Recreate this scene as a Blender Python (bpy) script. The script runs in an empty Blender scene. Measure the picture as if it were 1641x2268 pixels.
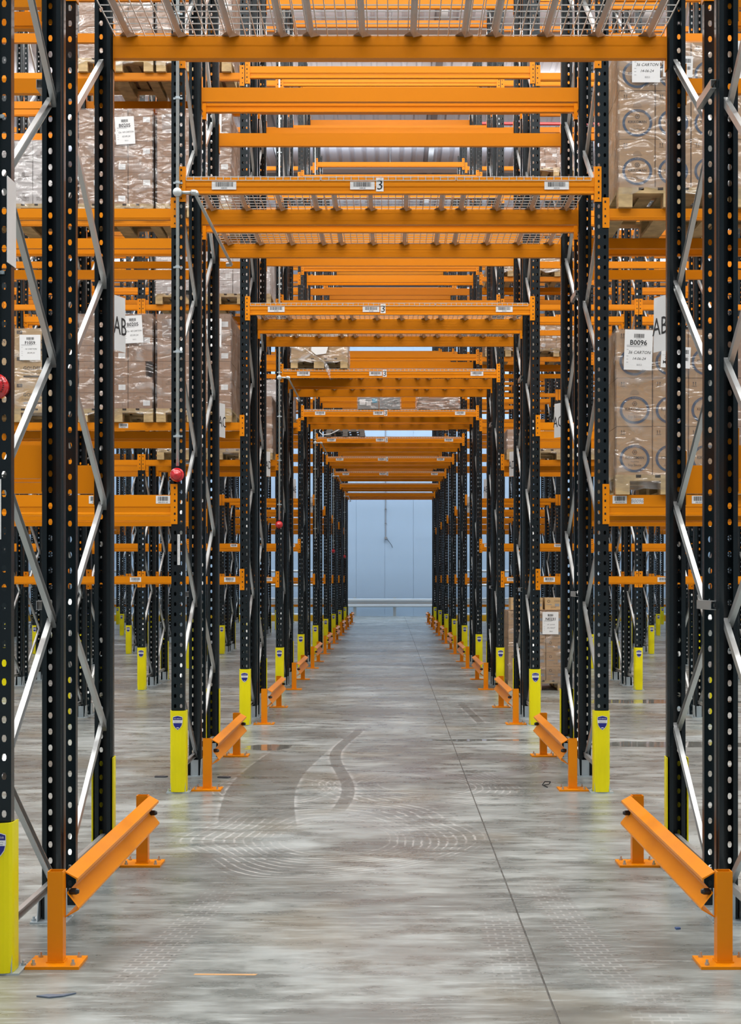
import bpy, math, random
from mathutils import Vector, Matrix
random.seed(11)
sc = bpy.context.scene
COL = sc.collection
PI = math.pi

# ------------------------------------------------------------------ camera
CAM_H = 1.573
FPX = 3612.0
cam_d = bpy.data.cameras.new('camera')
cam = bpy.data.objects.new('camera', cam_d)
COL.objects.link(cam)
cam.location = (0, 0, CAM_H)
cam.rotation_euler = (PI / 2, 0, 0)
cam_d.sensor_fit = 'HORIZONTAL'
cam_d.sensor_width = 36.0
cam_d.lens = FPX / 1641.0 * 36.0
cam_d.shift_x = -43.2 / 1641.0
cam_d.shift_y = 148.0 / 1641.0
cam_d.clip_end = 300
sc.camera = cam

# ------------------------------------------------------------------ world, exposure
w = bpy.data.worlds.new('world')
sc.world = w
w.use_nodes = True
bg = w.node_tree.nodes['Background']
bg.inputs[0].default_value = (0.86, 0.92, 1.0, 1)
bg.inputs[1].default_value = 0.30
sc.view_settings.view_transform = 'Standard'
sc.view_settings.look = 'None'
sc.view_settings.exposure = 0.0
sc.view_settings.gamma = 1.0
sc.view_settings.use_curve_mapping = False
sc.cycles.max_bounces = 4
sc.cycles.diffuse_bounces = 2
sc.cycles.glossy_bounces = 2
sc.cycles.transparent_max_bounces = 7
sc.cycles.adaptive_threshold = 0.07
sc.cycles.caustics_reflective = False
sc.cycles.caustics_refractive = False

# ------------------------------------------------------------------ dimensions
NROW = 10
PITCH = 5.5
D0 = 6.49                      # front face of the first rack row
XP = 1.5575                    # tunnel upright centre
BAY = 1.9475                   # side bay pitch
POST_W = 0.10
FR = 1.095                     # frame depth
F2R = 2.43                     # back face of the rear half
def row_y(k): return D0 + PITCH * (k - 1)
CEIL_Z = 13.2
WALL_Y = 68.5
WALL_X = 20.0
UP_H = 11.0
LAMP_W = 1480.0

# ------------------------------------------------------------------ large lights (LED battens over every aisle)
LAMP_Y = [row_y(k) + F2R + 1.535 for k in range(-1, NROW + 1)] + [row_y(NROW) + F2R + 6.5]
LAMP_K = [0.8, 0.9, 1.1, 1.1, 1.0, 0.75, 0.55, 0.45, 0.4, 0.36, 0.36, 0.55, 1.3]      # tuned strength of each aisle's lamp
lamp_objs = []
up_objs = []
for i, ly in enumerate(LAMP_Y):
    ld = bpy.data.lights.new('led_line', 'AREA')
    ld.shape = 'RECTANGLE'
    ld.size = 30.0
    ld.size_y = 0.35
    ld.energy = LAMP_W * LAMP_K[i]
    ld.color = (1.0, 0.985, 0.95) if i < 8 else (0.80, 0.90, 1.0)
    lo = bpy.data.objects.new('led_line', ld)
    COL.objects.link(lo)
    lo.location = (0, ly, 12.42)
    lamp_objs.append(lo)
    ud = bpy.data.lights.new('roof_fill', 'AREA')      # added fill, not part of the fitting, to brighten the roof deck
    ud.shape = 'RECTANGLE'; ud.size = 30.0; ud.size_y = 0.2
    ud.energy = LAMP_W * 0.34 * max(LAMP_K[i], 0.7); ud.color = ld.color
    uo = bpy.data.objects.new('roof_fill', ud)
    COL.objects.link(uo)
    up_objs.append(uo)

# ================================================================== helpers
ORD = ['zeroth', 'first', 'second', 'third', 'fourth', 'fifth', 'sixth', 'seventh', 'eighth', 'ninth', 'tenth']

class MB:
    def __init__(s):
        s.v = []; s.f = []; s.m = []
    def add(s, verts, faces, mat=0, M=None):
        b = len(s.v)
        if M is None:
            s.v.extend(verts)
        else:
            s.v.extend([tuple(M @ Vector(p)) for p in verts])
        for f in faces:
            s.f.append([b + i for i in f]); s.m.append(mat)
        return s
    def box(s, x0, x1, y0, y1, z0, z1, mat=0, M=None):
        return s.add([(x0, y0, z0), (x1, y0, z0), (x1, y1, z0), (x0, y1, z0), (x0, y0, z1), (x1, y0, z1), (x1, y1, z1), (x0, y1, z1)],
                     [(0, 3, 2, 1), (4, 5, 6, 7), (0, 1, 5, 4), (1, 2, 6, 5), (2, 3, 7, 6), (3, 0, 4, 7)], mat, M)
    def prism(s, pts, a0, a1, axis='z', mat=0, M=None, caps=True, closed=True):
        n = len(pts); vs = []
        for a in (a0, a1):
            for p, q in pts:
                vs.append({'x': (a, p, q), 'y': (p, a, q), 'z': (p, q, a)}[axis])
        fs = []
        for i in range(n if closed else n - 1):
            j = (i + 1) % n
            fs.append((i, j, n + j, n + i))
        if caps and closed:
            fs.append(tuple(range(n - 1, -1, -1))); fs.append(tuple(range(n, 2 * n)))
        return s.add(vs, fs, mat, M)
    def tube(s, p0, p1, r, n=8, mat=0, caps=True, r1=None, M=None):
        p0 = Vector(p0); p1 = Vector(p1); d = (p1 - p0).normalized()
        a = Vector((0, 0, 1)) if abs(d.z) < 0.9 else Vector((1, 0, 0))
        u = d.cross(a).normalized(); w_ = d.cross(u)
        r1 = r if r1 is None else r1
        vs = []
        for c, rr in ((p0, r), (p1, r1)):
            for i in range(n):
                t = 2 * PI * i / n
                vs.append(tuple(c + u * (rr * math.cos(t)) + w_ * (rr * math.sin(t))))
        fs = [(i, (i + 1) % n, n + (i + 1) % n, n + i) for i in range(n)]
        if caps:
            fs.append(tuple(range(n - 1, -1, -1))); fs.append(tuple(range(n, 2 * n)))
        return s.add(vs, fs, mat, M)
    def lathe(s, prof, n=20, mat=0, M=None):      # profile (r, z) about z
        vs = []; fs = []
        for r, z in prof:
            for i in range(n):
                t = 2 * PI * i / n
                vs.append((r * math.cos(t), r * math.sin(t), z))
        for k in range(len(prof) - 1):
            for i in range(n):
                j = (i + 1) % n
                fs.append((k * n + i, k * n + j, (k + 1) * n + j, (k + 1) * n + i))
        return s.add(vs, fs, mat, M)
    def mesh(s, name, mats, smooth=False):
        me = bpy.data.meshes.new(name)
        me.from_pydata(s.v, [], s.f)
        for m in (mats if isinstance(mats, (list, tuple)) else [mats]):
            me.materials.append(m)
        me.polygons.foreach_set('material_index', s.m)
        if smooth:
            me.polygons.foreach_set('use_smooth', [True] * len(s.f))
        me.update()
        return me

def obj(name, me, parent=None, loc=(0, 0, 0), rot=(0, 0, 0), label=None, cat=None, group=None, kind=None):
    o = bpy.data.objects.new(name, me)
    COL.objects.link(o)
    o.location = loc; o.rotation_euler = rot
    if parent is not None: o.parent = parent
    return tag(o, label, cat, group, kind)
def tag(o, label=None, cat=None, group=None, kind=None):
    if label: o['label'] = label
    if cat: o['category'] = cat
    if group: o['group'] = group
    if kind: o['kind'] = kind
    return o

# ------------------------------------------------------------------ flat lettering
_tc = {}
def text_poly(s, bold=False):
    """Triangulated glyph outlines; height of capitals is 1, centred on 0."""
    key = (s, bold)
    if key in _tc: return _tc[key]
    cu = bpy.data.curves.new('lettering', 'FONT')
    cu.body = s; cu.size = 1.0; cu.resolution_u = 2
    if bold: cu.offset = 0.018
    ob = bpy.data.objects.new('lettering', cu)
    COL.objects.link(ob)
    dg = bpy.context.evaluated_depsgraph_get()
    me = ob.evaluated_get(dg).to_mesh()
    vs = [(v.co.x, v.co.y) for v in me.vertices]
    fs = [tuple(p.vertices) for p in me.polygons]
    ob.evaluated_get(dg).to_mesh_clear()
    bpy.data.objects.remove(ob); bpy.data.curves.remove(cu)
    xs = [p[0] for p in vs] or [0]
    cx = (min(xs) + max(xs)) / 2; wid = max(xs) - min(xs)
    k = 1 / 0.70
    vs = [((x - cx) * k, (y - 0.35) * k) for x, y in vs]
    _tc[key] = (vs, fs, wid * k)
    return _tc[key]

class Sheet:
    """Flat print in the XZ plane, facing -Y. Layers step towards the viewer."""
    def __init__(s): s.mb = MB()
    def rect(s, x0, x1, z0, z1, mat, lay=0):
        y = -0.0006 * lay
        s.mb.add([(x0, y, z0), (x1, y, z0), (x1, y, z1), (x0, y, z1)], [(0, 1, 2, 3)], mat); return s
    def poly(s, pts, mat, lay=0):
        y = -0.0006 * lay
        s.mb.add([(p, y, q) for p, q in pts], [tuple(range(len(pts)))], mat); return s
    def ring(s, cx, cz, r0, r1, mat, lay=1, n=28, sx=1.0):
        y = -0.0006 * lay; vs = []; fs = []
        for i in range(n):
            t = 2 * PI * i / n
            vs.append((cx + sx * r0 * math.cos(t), y, cz + r0 * math.sin(t)))
            vs.append((cx + sx * r1 * math.cos(t), y, cz + r1 * math.sin(t)))
        for i in range(n):
            j = (i + 1) % n
            fs.append((2 * i, 2 * i + 1, 2 * j + 1, 2 * j))
        s.mb.add(vs, fs, mat); return s
    def text(s, t, cx, cz, h, mat, lay=1, maxw=None, bold=False, italic=0.0):
        vs, fs, wid = text_poly(t, bold)
        kx = h
        if maxw and wid * h > maxw: kx = maxw / wid
        y = -0.0006 * lay
        s.mb.add([(cx + p * kx + italic * q * h, y, cz + q * h) for p, q in vs], fs, mat); return s
    def bars(s, x0, x1, z0, z1, mat, lay=1, seed=1):
        r = random.Random(seed); x = x0
        while x < x1:
            ww = (x1 - x0) * r.choice((0.012, 0.012, 0.024, 0.036))
            s.rect(x, min(x + ww, x1), z0, z1, mat, lay)
            x += ww + (x1 - x0) * r.choice((0.012, 0.016, 0.028))
        return s
    def mesh(s, name, mats): return s.mb.mesh(name, mats)

# ================================================================== materials
def mat(name, col, rough=0.5, metal=0.0, spec=0.5, noise=None, bump=None, coat=0.0):
    m = bpy.data.materials.new(name); m.use_nodes = True
    nt = m.node_tree; b = nt.nodes['Principled BSDF']
    b.inputs['Base Color'].default_value = (*col, 1)
    b.inputs['Roughness'].default_value = rough
    b.inputs['Metallic'].default_value = metal
    b.inputs['Specular IOR Level'].default_value = spec
    if coat: b.inputs['Coat Weight'].default_value = coat; b.inputs['Coat Roughness'].default_value = 0.1
    if noise:
        sc_, amt, stretch = noise
        tc = nt.nodes.new('ShaderNodeNewGeometry'); mp = nt.nodes.new('ShaderNodeMapping')
        mp.inputs['Scale'].default_value = stretch
        n = nt.nodes.new('ShaderNodeTexNoise'); n.inputs['Scale'].default_value = sc_; n.inputs['Detail'].default_value = 2
        r = nt.nodes.new('ShaderNodeMapRange')
        r.inputs[1].default_value = 0.25; r.inputs[2].default_value = 0.75
        r.inputs[3].default_value = 1 - amt; r.inputs[4].default_value = 1 + amt
        mx = nt.nodes.new('ShaderNodeVectorMath'); mx.operation = 'SCALE'
        mx.inputs[0].default_value = col
        nt.links.new(tc.outputs['Position'], mp.inputs[0]); nt.links.new(mp.outputs[0], n.inputs[0])
        nt.links.new(n.outputs[0], r.inputs[0]); nt.links.new(r.outputs[0], mx.inputs['Scale'])
        nt.links.new(mx.outputs[0], b.inputs['Base Color'])
        if bump:
            bp = nt.nodes.new('ShaderNodeBump'); bp.inputs['Strength'].default_value = bump; bp.inputs['Distance'].default_value = 0.01
            nt.links.new(n.outputs[0], bp.inputs['Height']); nt.links.new(bp.outputs[0], b.inputs['Normal'])
    return m

M_ORANGE = mat('orange_powder_coat', (0.80, 0.252, 0.0), 0.36, spec=0.28)
M_HOLE = mat('dark_hole', (0.01, 0.008, 0.006), 0.8)
M_POST = mat('blue_black_powder_coat', (0.0045, 0.0110, 0.0145), 0.27, spec=0.42)
M_GALV = mat('galvanised_steel', (0.50, 0.52, 0.52), 0.36, 0.75)
M_GALVW = mat('galvanised_wire', (0.66, 0.66, 0.64), 0.35, 0.6)
M_FOOT = mat('zinc_plated_foot', (0.52, 0.60, 0.64), 0.4, 0.5)
M_YELLOW = mat('yellow_polymer', (0.84, 0.74, 0.0), 0.42, spec=0.35)
M_WHITE = mat('white_paper', (0.82, 0.82, 0.82), 0.6)
M_SIGN = mat('white_sign_board', (0.80, 0.80, 0.80), 0.35)
M_INK = mat('black_ink', (0.012, 0.012, 0.014), 0.6)
M_INKG = mat('grey_ink', (0.30, 0.30, 0.31), 0.6)
M_INKB = mat('blue_ink', (0.045, 0.075, 0.135), 0.6)
M_SHIELD = mat('shield_blue', (0.012, 0.018, 0.22), 0.35)
M_RED = mat('red_plastic', (0.62, 0.005, 0.010), 0.14, coat=0.6)
M_REDP = mat('red_oxide_pipe', (0.25, 0.02, 0.02), 0.5)
M_KRAFT = mat('kraft_cardboard', (0.47, 0.295, 0.16), 0.7, noise=(7, 0.10, (1, 1, 6)))
M_KRAFT2 = mat('pinkish_cardboard', (0.36, 0.225, 0.15), 0.7, noise=(7, 0.10, (1, 1, 5)))
M_KRAFT3 = mat('golden_cardboard', (0.56, 0.37, 0.18), 0.7, noise=(7, 0.10, (1, 1, 5)))
M_GREYC = mat('pale_grey_cardboard', (0.56, 0.52, 0.51), 0.65, noise=(7, 0.07, (1, 1, 3)))
M_TAPE = mat('clear_buff_tape', (0.56, 0.42, 0.28), 0.25)
M_PRINTK = mat('carton_print', (0.10, 0.07, 0.05), 0.7)
M_CUT = mat('hand_hole_cut', (0.36, 0.23, 0.13), 0.8)
M_WOOD = mat('pallet_pine', (0.50, 0.355, 0.175), 0.75, noise=(9, 0.28, (1, 1, 3)), bump=0.2)
M_WOODG = mat('grey_pallet_wood', (0.17, 0.155, 0.14), 0.8, noise=(9, 0.25, (1, 1, 3)))
M_CONDUIT = mat('galvanised_conduit', (0.56, 0.60, 0.60), 0.42, 0.55)
M_BLACKC = mat('black_cap', (0.012, 0.012, 0.013), 0.35)
M_WALL = mat('pale_blue_wall_panel', (0.45, 0.59, 0.74), 0.5, noise=(0.5, 0.03, (0.3, 1, 1)))
M_WALLS = mat('pale_side_wall_panel', (0.62, 0.66, 0.70), 0.5)
M_CEIL = mat('white_roof_sheet', (0.66, 0.66, 0.72), 0.5)
M_RAFTER = mat('grey_rafter', (0.26, 0.25, 0.25), 0.5)
M_RUBBER = mat('grey_rubber', (0.07, 0.07, 0.08), 0.7)
M_BLUEP = mat('blue_plastic', (0.06, 0.12, 0.30), 0.5)
M_BLUEG = mat('blue_grey_cardboard', (0.26, 0.28, 0.29), 0.6, noise=(9, 0.12, (1, 1, 1)))
M_CYAN = mat('cyan_sticker', (0.05, 0.40, 0.62), 0.5)
M_ROLLER = mat('bright_steel_roller', (0.70, 0.76, 0.80), 0.35, 0.35)
M_PAINTO = mat('orange_floor_paint', (0.62, 0.34, 0.14), 0.6)
M_SEAL = mat('joint_sealant', (0.085, 0.08, 0.072), 0.8, noise=(14, 0.6, (4, 1, 1)))
M_LAMPB = mat('lamp_housing', (0.7, 0.7, 0.7), 0.5)

def film_material(name, gloss, haze, sc_=5.0):
    m = bpy.data.materials.new(name); m.use_nodes = True
    nt = m.node_tree; nt.nodes.clear(); L = nt.links.new
    out = nt.nodes.new('ShaderNodeOutputMaterial')
    tr = nt.nodes.new('ShaderNodeBsdfTransparent'); tr.inputs[0].default_value = (0.97, 0.97, 0.97, 1)
    gl = nt.nodes.new('ShaderNodeBsdfGlossy'); gl.inputs['Roughness'].default_value = 0.16
    df = nt.nodes.new('ShaderNodeBsdfDiffuse'); df.inputs[0].default_value = (0.78, 0.77, 0.77, 1)
    g = nt.nodes.new('ShaderNodeNewGeometry')
    mp = nt.nodes.new('ShaderNodeMapping'); mp.inputs['Scale'].default_value = (1, 1, 2.0); mp.inputs['Rotation'].default_value = (0.1, 0.5, 0)
    n = nt.nodes.new('ShaderNodeTexNoise'); n.inputs['Scale'].default_value = sc_; n.inputs['Detail'].default_value = 2; n.inputs['Distortion'].default_value = 0.8
    L(g.outputs['Position'], mp.inputs[0]); L(mp.outputs[0], n.inputs[0])
    bp = nt.nodes.new('ShaderNodeBump'); bp.inputs['Strength'].default_value = 0.8; bp.inputs['Distance'].default_value = 0.05
    L(n.outputs[0], bp.inputs['Height']); L(bp.outputs[0], gl.inputs['Normal'])
    r = nt.nodes.new('ShaderNodeMapRange'); r.inputs[1].default_value = 0.55; r.inputs[2].default_value = 0.72
    r.inputs[3].default_value = haze * 0.3; r.inputs[4].default_value = haze * 4.0
    L(n.outputs[0], r.inputs[0])
    m1 = nt.nodes.new('ShaderNodeMixShader'); L(r.outputs[0], m1.inputs[0]); L(tr.outputs[0], m1.inputs[1]); L(df.outputs[0], m1.inputs[2])
    m2 = nt.nodes.new('ShaderNodeMixShader'); m2.inputs[0].default_value = gloss
    L(m1.outputs[0], m2.inputs[1]); L(gl.outputs[0], m2.inputs[2]); L(m2.outputs[0], out.inputs[0])
    return m
M_FILM = film_material('stretch_film', 0.14, 0.075, 4.2)
M_FILMH = film_material('cloudy_stretch_film', 0.2, 0.26, 4.0)

def floor_material(marks, damp):
    m = bpy.data.materials.new('power_floated_concrete'); m.use_nodes = True
    nt = m.node_tree; L = nt.links.new; N = nt.nodes.new
    b = nt.nodes['Principled BSDF']
    g = N('ShaderNodeNewGeometry')
    sep = N('ShaderNodeSeparateXYZ'); L(g.outputs['Position'], sep.inputs[0])
    def math_(op, a, c=None, clamp=False):
        n = N('ShaderNodeMath'); n.operation = op; n.use_clamp = clamp
        for i, q in enumerate((a, c)):
            if q is None: continue
            if isinstance(q, (int, float)): n.inputs[i].default_value = q
            else: L(q, n.inputs[i])
        return n.outputs[0]
    def noise(scale, stretch, detail=5, dist=0.0, rough=0.55, off=(0, 0, 0)):
        mp = N('ShaderNodeMapping'); mp.inputs['Scale'].default_value = stretch; mp.inputs['Location'].default_value = off
        n = N('ShaderNodeTexNoise'); n.inputs['Scale'].default_value = scale; n.inputs['Detail'].default_value = detail
        n.inputs['Distortion'].default_value = dist; n.inputs['Roughness'].default_value = rough
        L(g.outputs['Position'], mp.inputs[0]); L(mp.outputs[0], n.inputs[0]); return n.outputs[0]
    def ramp(x, a, c, lo=0.0, hi=1.0):
        r = N('ShaderNodeMapRange'); r.interpolation_type = 'SMOOTHSTEP'
        L(x, r.inputs[0]); r.inputs[1].default_value = a; r.inputs[2].default_value = c
        r.inputs[3].default_value = lo; r.inputs[4].default_value = hi; return r.outputs[0]
    def mix(f, a, c):
        n = N('ShaderNodeMix'); n.data_type = 'RGBA'
        if isinstance(f, (int, float)): n.inputs[0].default_value = f
        else: L(f, n.inputs[0])
        for i, q in ((6, a), (7, c)):
            if isinstance(q, tuple): n.inputs[i].default_value = (*q, 1)
            else: L(q, n.inputs[i])
        return n.outputs[2]
    X, Y = sep.outputs[0], sep.outputs[1]
    mp = N('ShaderNodeMapping'); mp.inputs['Scale'].default_value = (1, 0.9, 1)
    L(g.outputs['Position'], mp.inputs[0])
    bn = N('ShaderNodeTexNoise'); bn.inputs['Scale'].default_value = 0.9; bn.inputs['Detail'].default_value = 3.0; bn.inputs['Roughness'].default_value = 0.5
    L(mp.outputs[0], bn.inputs[0])
    sp = N('ShaderNodeSeparateColor'); L(bn.outputs['Color'], sp.inputs[0])
    big, brown, dark = sp.outputs[0], sp.outputs[1], sp.outputs[2]
    streak = noise(3.2, (0.8, 1.7, 1), 5, 0.0, 0.66)
    fine = noise(5.5, (0.55, 4.2, 1), 4, 0.0, 0.72, (3, 1, 0))
    c = mix(ramp(streak, 0.36, 0.64), (0.165, 0.186, 0.180), (0.345, 0.375, 0.365))
    c = mix(ramp(big, 0.47, 0.62, 0.0, 0.75), c, (0.150, 0.164, 0.158))
    c = mix(ramp(big, 0.47, 0.34, 0.0, 0.7), c, (0.42, 0.46, 0.46))
    c = mix(ramp(brown, 0.51, 0.66, 0.0, 0.6), c, (0.190, 0.168, 0.120))
    c = mix(ramp(fine, 0.50, 0.72, 0.0, 0.6), c, (0.48, 0.52, 0.515))
    c = mix(ramp(fine, 0.47, 0.30, 0.0, 0.4), c, (0.135, 0.145, 0.14))
    c = mix(ramp(dark, 0.52, 0.70, 0.0, 0.6), c, (0.105, 0.113, 0.113))
    # swept turning arcs left by truck wheels: dusty rings about a few pivots
    wob = math_('MULTIPLY', math_('SUBTRACT', noise(0.9, (1, 1, 1), 0), 0.5), 0.45) if marks else None
    for (cx, cy, r0, r1, kind) in ((0.72, 13.7, 0.30, 0.60, 0), (-0.35, 10.1, 0.30, 0.95, 1), (0.25, 12.4, 0.25, 0.80, 1), (-0.9, 12.2, 0.28, 0.5, 1)) if marks else ():
        dx = math_('SUBTRACT', X, cx); dy = math_('MULTIPLY', math_('SUBTRACT', Y, cy), 0.62)
        d = math_('ADD', math_('SQRT', math_('ADD', math_('MULTIPLY', dx, dx), math_('MULTIPLY', dy, dy))), wob)
        band = math_('MULTIPLY', ramp(d, r0, r0 + 0.06), ramp(d, r1, r1 - 0.06))
        rings = math_('SINE', math_('ADD', math_('MULTIPLY', d, 120.0), math_('MULTIPLY', streak, 7.0)))
        if kind == 0:
            c = mix(math_('MULTIPLY', band, 0.6), c, (0.13, 0.13, 0.137))
            c = mix(math_('MULTIPLY', math_('MULTIPLY', band, ramp(rings, 0.7, 1.0)), 0.3), c, (0.52, 0.52, 0.51))
        else:
            c = mix(math_('MULTIPLY', math_('MULTIPLY', band, ramp(rings, 0.55, 1.0)), math_('MULTIPLY', ramp(streak, 0.38, 0.6), 0.6)), c, (0.60, 0.60, 0.585))
    # wheel tracks: winding bands of darker rubber with pale edges
    for (x0, amp, per, ph, wd, y0, y1, tread) in ((-0.40, 0.09, 1.15, 0.4, 0.055, 10.8, 17.5, 0), (-0.86, 0.10, 0.8, 1.0, 0.26, 10.2, 15.2, 2),
                                                 (-0.92, 0.16, 0.55, 2.2, 0.10, 5.9, 8.6, 1), (0.92, 0.14, 0.5, 0.2, 0.10, 6.0, 8.8, 1),
                                                 (1.12, 0.22, 0.45, 2.9, 0.11, 4.4, 6.6, 1), (0.45, 0.06, 0.6, 3.0, 0.10, 6.0, 8.0, 1),
                                                 (0.95, 0.05, 0.8, 0.5, 0.05, 17.5, 21.0, 0)) if marks else ():
        path = math_('ADD', math_('MULTIPLY', math_('SINE', math_('ADD', math_('MULTIPLY', Y, per), ph)), amp), x0)
        d = math_('ABSOLUTE', math_('SUBTRACT', X, path))
        fade = math_('MULTIPLY', ramp(Y, y0, y0 + 0.7), ramp(Y, y1, y1 - 0.7))
        inside = math_('MULTIPLY', ramp(d, wd, wd - 0.012), fade)
        edge = math_('MULTIPLY', math_('MULTIPLY', ramp(d, wd + 0.03, wd), ramp(d, wd - 0.01, wd)), fade)
        if tread == 1:
            br = N('ShaderNodeTexBrick'); br.inputs['Scale'].default_value = 1.0
            br.inputs['Brick Width'].default_value = 0.07; br.inputs['Row Height'].default_value = 0.045
            br.inputs['Mortar Size'].default_value = 0.006; br.inputs['Mortar Smooth'].default_value = 0.4
            cv = N('ShaderNodeCombineXYZ'); L(math_('SUBTRACT', X, path), cv.inputs[0]); L(Y, cv.inputs[1])
            L(cv.outputs[0], br.inputs['Vector'])
            blk = math_('SUBTRACT', 1.0, br.outputs['Fac'])
            c = mix(math_('MULTIPLY', math_('MULTIPLY', inside, blk), math_('MULTIPLY', ramp(big, 0.35, 0.6), 0.6)), c, (0.17, 0.175, 0.17))
            c = mix(math_('MULTIPLY', math_('MULTIPLY', inside, br.outputs['Fac']), 0.28), c, (0.52, 0.52, 0.51))
        else:
            c = mix(math_('MULTIPLY', inside, 0.55 if tread == 2 else 0.65), c, (0.125, 0.13, 0.122))
            c = mix(math_('MULTIPLY', math_('MULTIPLY', edge, ramp(streak, 0.38, 0.6)), 0.5), c, (0.55, 0.55, 0.54))
    # worn, dirty patches in the lane
    for (cx, cy, rx, ry, amt) in ((0.25, 14.6, 0.62, 1.7, 0.62), (-0.05, 9.9, 0.5, 0.9, 0.35), (-0.6, 16.8, 0.35, 1.3, 0.5), (0.1, 6.9, 0.45, 0.35, 0.45), (-0.25, 19.5, 0.45, 2.2, 0.4), (0.98, 5.95, 0.12, 0.09, 0.6)) if marks else ():
        dx = math_('DIVIDE', math_('SUBTRACT', X, cx), rx); dy = math_('DIVIDE', math_('SUBTRACT', Y, cy), ry)
        d = math_('ADD', math_('SQRT', math_('ADD', math_('MULTIPLY', dx, dx), math_('MULTIPLY', dy, dy))), math_('MULTIPLY', math_('SUBTRACT', streak, 0.5), 2.6))
        c = mix(ramp(d, 1.2, 0.3, 0.0, amt), c, (0.105, 0.105, 0.095))
    # damp patches
    wet = None
    ro = ramp(streak, 0.3, 0.7, 0.24, 0.40)
    wn = streak
    for (cx, cy, rx, ry) in damp:
        dx = math_('DIVIDE', math_('SUBTRACT', X, cx), rx); dy = math_('DIVIDE', math_('SUBTRACT', Y, cy), ry)
        d = math_('ADD', math_('SQRT', math_('ADD', math_('MULTIPLY', dx, dx), math_('MULTIPLY', dy, dy))), math_('MULTIPLY', math_('SUBTRACT', wn, 0.5), 1.0))
        q = ramp(d, 1.05, 0.9)
        wet = q if wet is None else math_('MAXIMUM', wet, q)
    if wet is not None:
        c = mix(math_('MULTIPLY', wet, 0.55), c, (0.16, 0.14, 0.115))
        ro2 = N('ShaderNodeMix'); L(wet, ro2.inputs[0]); L(ro, ro2.inputs[2]); ro2.inputs[3].default_value = 0.05
        ro = ro2.outputs[0]
    L(c, b.inputs['Base Color']); L(ro, b.inputs['Roughness'])
    b.inputs['Specular IOR Level'].default_value = 0.4
    return m
M_FLOOR = floor_material(False, ())
M_FLOOR_LANE = floor_material(True, ((-1.15, 15.25, 0.22, 0.28), (0.85, 15.9, 0.5, 0.1)))      # the driven lane carries wheel marks
M_FLOOR_DAMP = floor_material(False, ((2.75, 15.5, 0.95, 0.28), (3.2, 20.9, 1.5, 0.32)))

# ================================================================== the building
JX = 0.60
FY0, FY1 = -9.0, WALL_Y + 0.3
mb = MB()
LX, LY0, LY1 = 1.75, 3.5, 22.0
for x0, x1, y0, y1, m_ in ((-WALL_X, -LX, FY0, FY1, 0), (-LX, JX - 0.004, FY0, LY0, 0), (-LX, JX - 0.004, LY0, LY1, 1), (-LX, JX - 0.004, LY1, FY1, 0),
                           (JX + 0.004, LX, FY0, LY0, 0), (JX + 0.004, LX, LY0, LY1, 1), (JX + 0.004, LX, LY1, FY1, 0),
                           (LX, 5.2, FY0, 14.9, 0), (LX, 5.2, 14.9, 21.5, 2), (LX, 5.2, 21.5, FY1, 0), (5.2, WALL_X, FY0, FY1, 0)):
    mb.box(x0, x1, y0, y1, -0.2, 0.0, m_)
floor = obj('floor', mb.mesh('floor', [M_FLOOR, M_FLOOR_LANE, M_FLOOR_DAMP]), kind='structure', label='grey power-floated concrete floor with tyre marks and dusty swirls')
mb = MB().box(JX - 0.006, JX + 0.006, FY0, FY1, -0.1, -0.003)
obj('floor_joint', mb.mesh('floor_joint', M_SEAL), parent=floor)

# back wall: tall panels with recessed vertical joints
wall = obj('wall_back', MB().box(-WALL_X, WALL_X, WALL_Y + 0.03, WALL_Y + 0.3, 0, CEIL_Z).mesh('wall_back', M_WALL), kind='structure', label='pale blue panelled end wall of the warehouse')
PW = 1.2
pm = MB().box(-PW / 2 + 0.004, PW / 2 - 0.004, 0, 0.03, 0.0, CEIL_Z - 0.3).mesh('wall_panel', M_WALL)
i = -16
while -0.22 + PW * i < WALL_X - PW:
    obj('wall_panel', pm, parent=wall, loc=(-0.22 + PW * (i + 0.5), WALL_Y, 0)); i += 1
obj('wall_left', MB().box(-WALL_X - 0.2, -WALL_X, FY0, FY1, 0, CEIL_Z).mesh('wall_left', M_WALLS), kind='structure')
obj('wall_right', MB().box(WALL_X, WALL_X + 0.2, FY0, FY1, 0, CEIL_Z).mesh('wall_right', M_WALLS), kind='structure')
# roof sheet with trapezoid ribs
mb = MB(); pts = []
x = -WALL_X
while x < WALL_X:
    pts += [(x, CEIL_Z), (x + 0.18, CEIL_Z), (x + 0.22, CEIL_Z + 0.05), (x + 0.30, CEIL_Z + 0.05)]
    x += 0.34
mb.prism(pts, FY0, FY1, 'y', caps=False, closed=False)
ceiling = obj('ceiling', mb.mesh('ceiling', M_CEIL), kind='structure', label='pale ribbed metal roof deck')
mb = MB().box(-WALL_X, WALL_X, -0.09, 0.09, 0, 0.018).box(-WALL_X, WALL_X, -0.008, 0.008, 0.018, 0.32).box(-WALL_X, WALL_X, -0.09, 0.09, 0.32, 0.338)
raf = mb.mesh('rafter', M_RAFTER)
for k in range(9):
    obj('rafter', raf, parent=ceiling, loc=(0, -4 + 8.4 * k, CEIL_Z - 0.34))
mb = MB().box(-0.07, 0.07, FY0, FY1, 0, 0.015).box(-0.007, 0.007, FY0, FY1, 0.015, 0.22).box(-0.07, 0.07, FY0, FY1, 0.22, 0.235)
pur = mb.mesh('purlin', M_RAFTER)
for k in range(-4, 5):
    obj('purlin', pur, parent=ceiling, loc=(k * 4.1 + 1.1, 0, CEIL_Z - 0.24))
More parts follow.
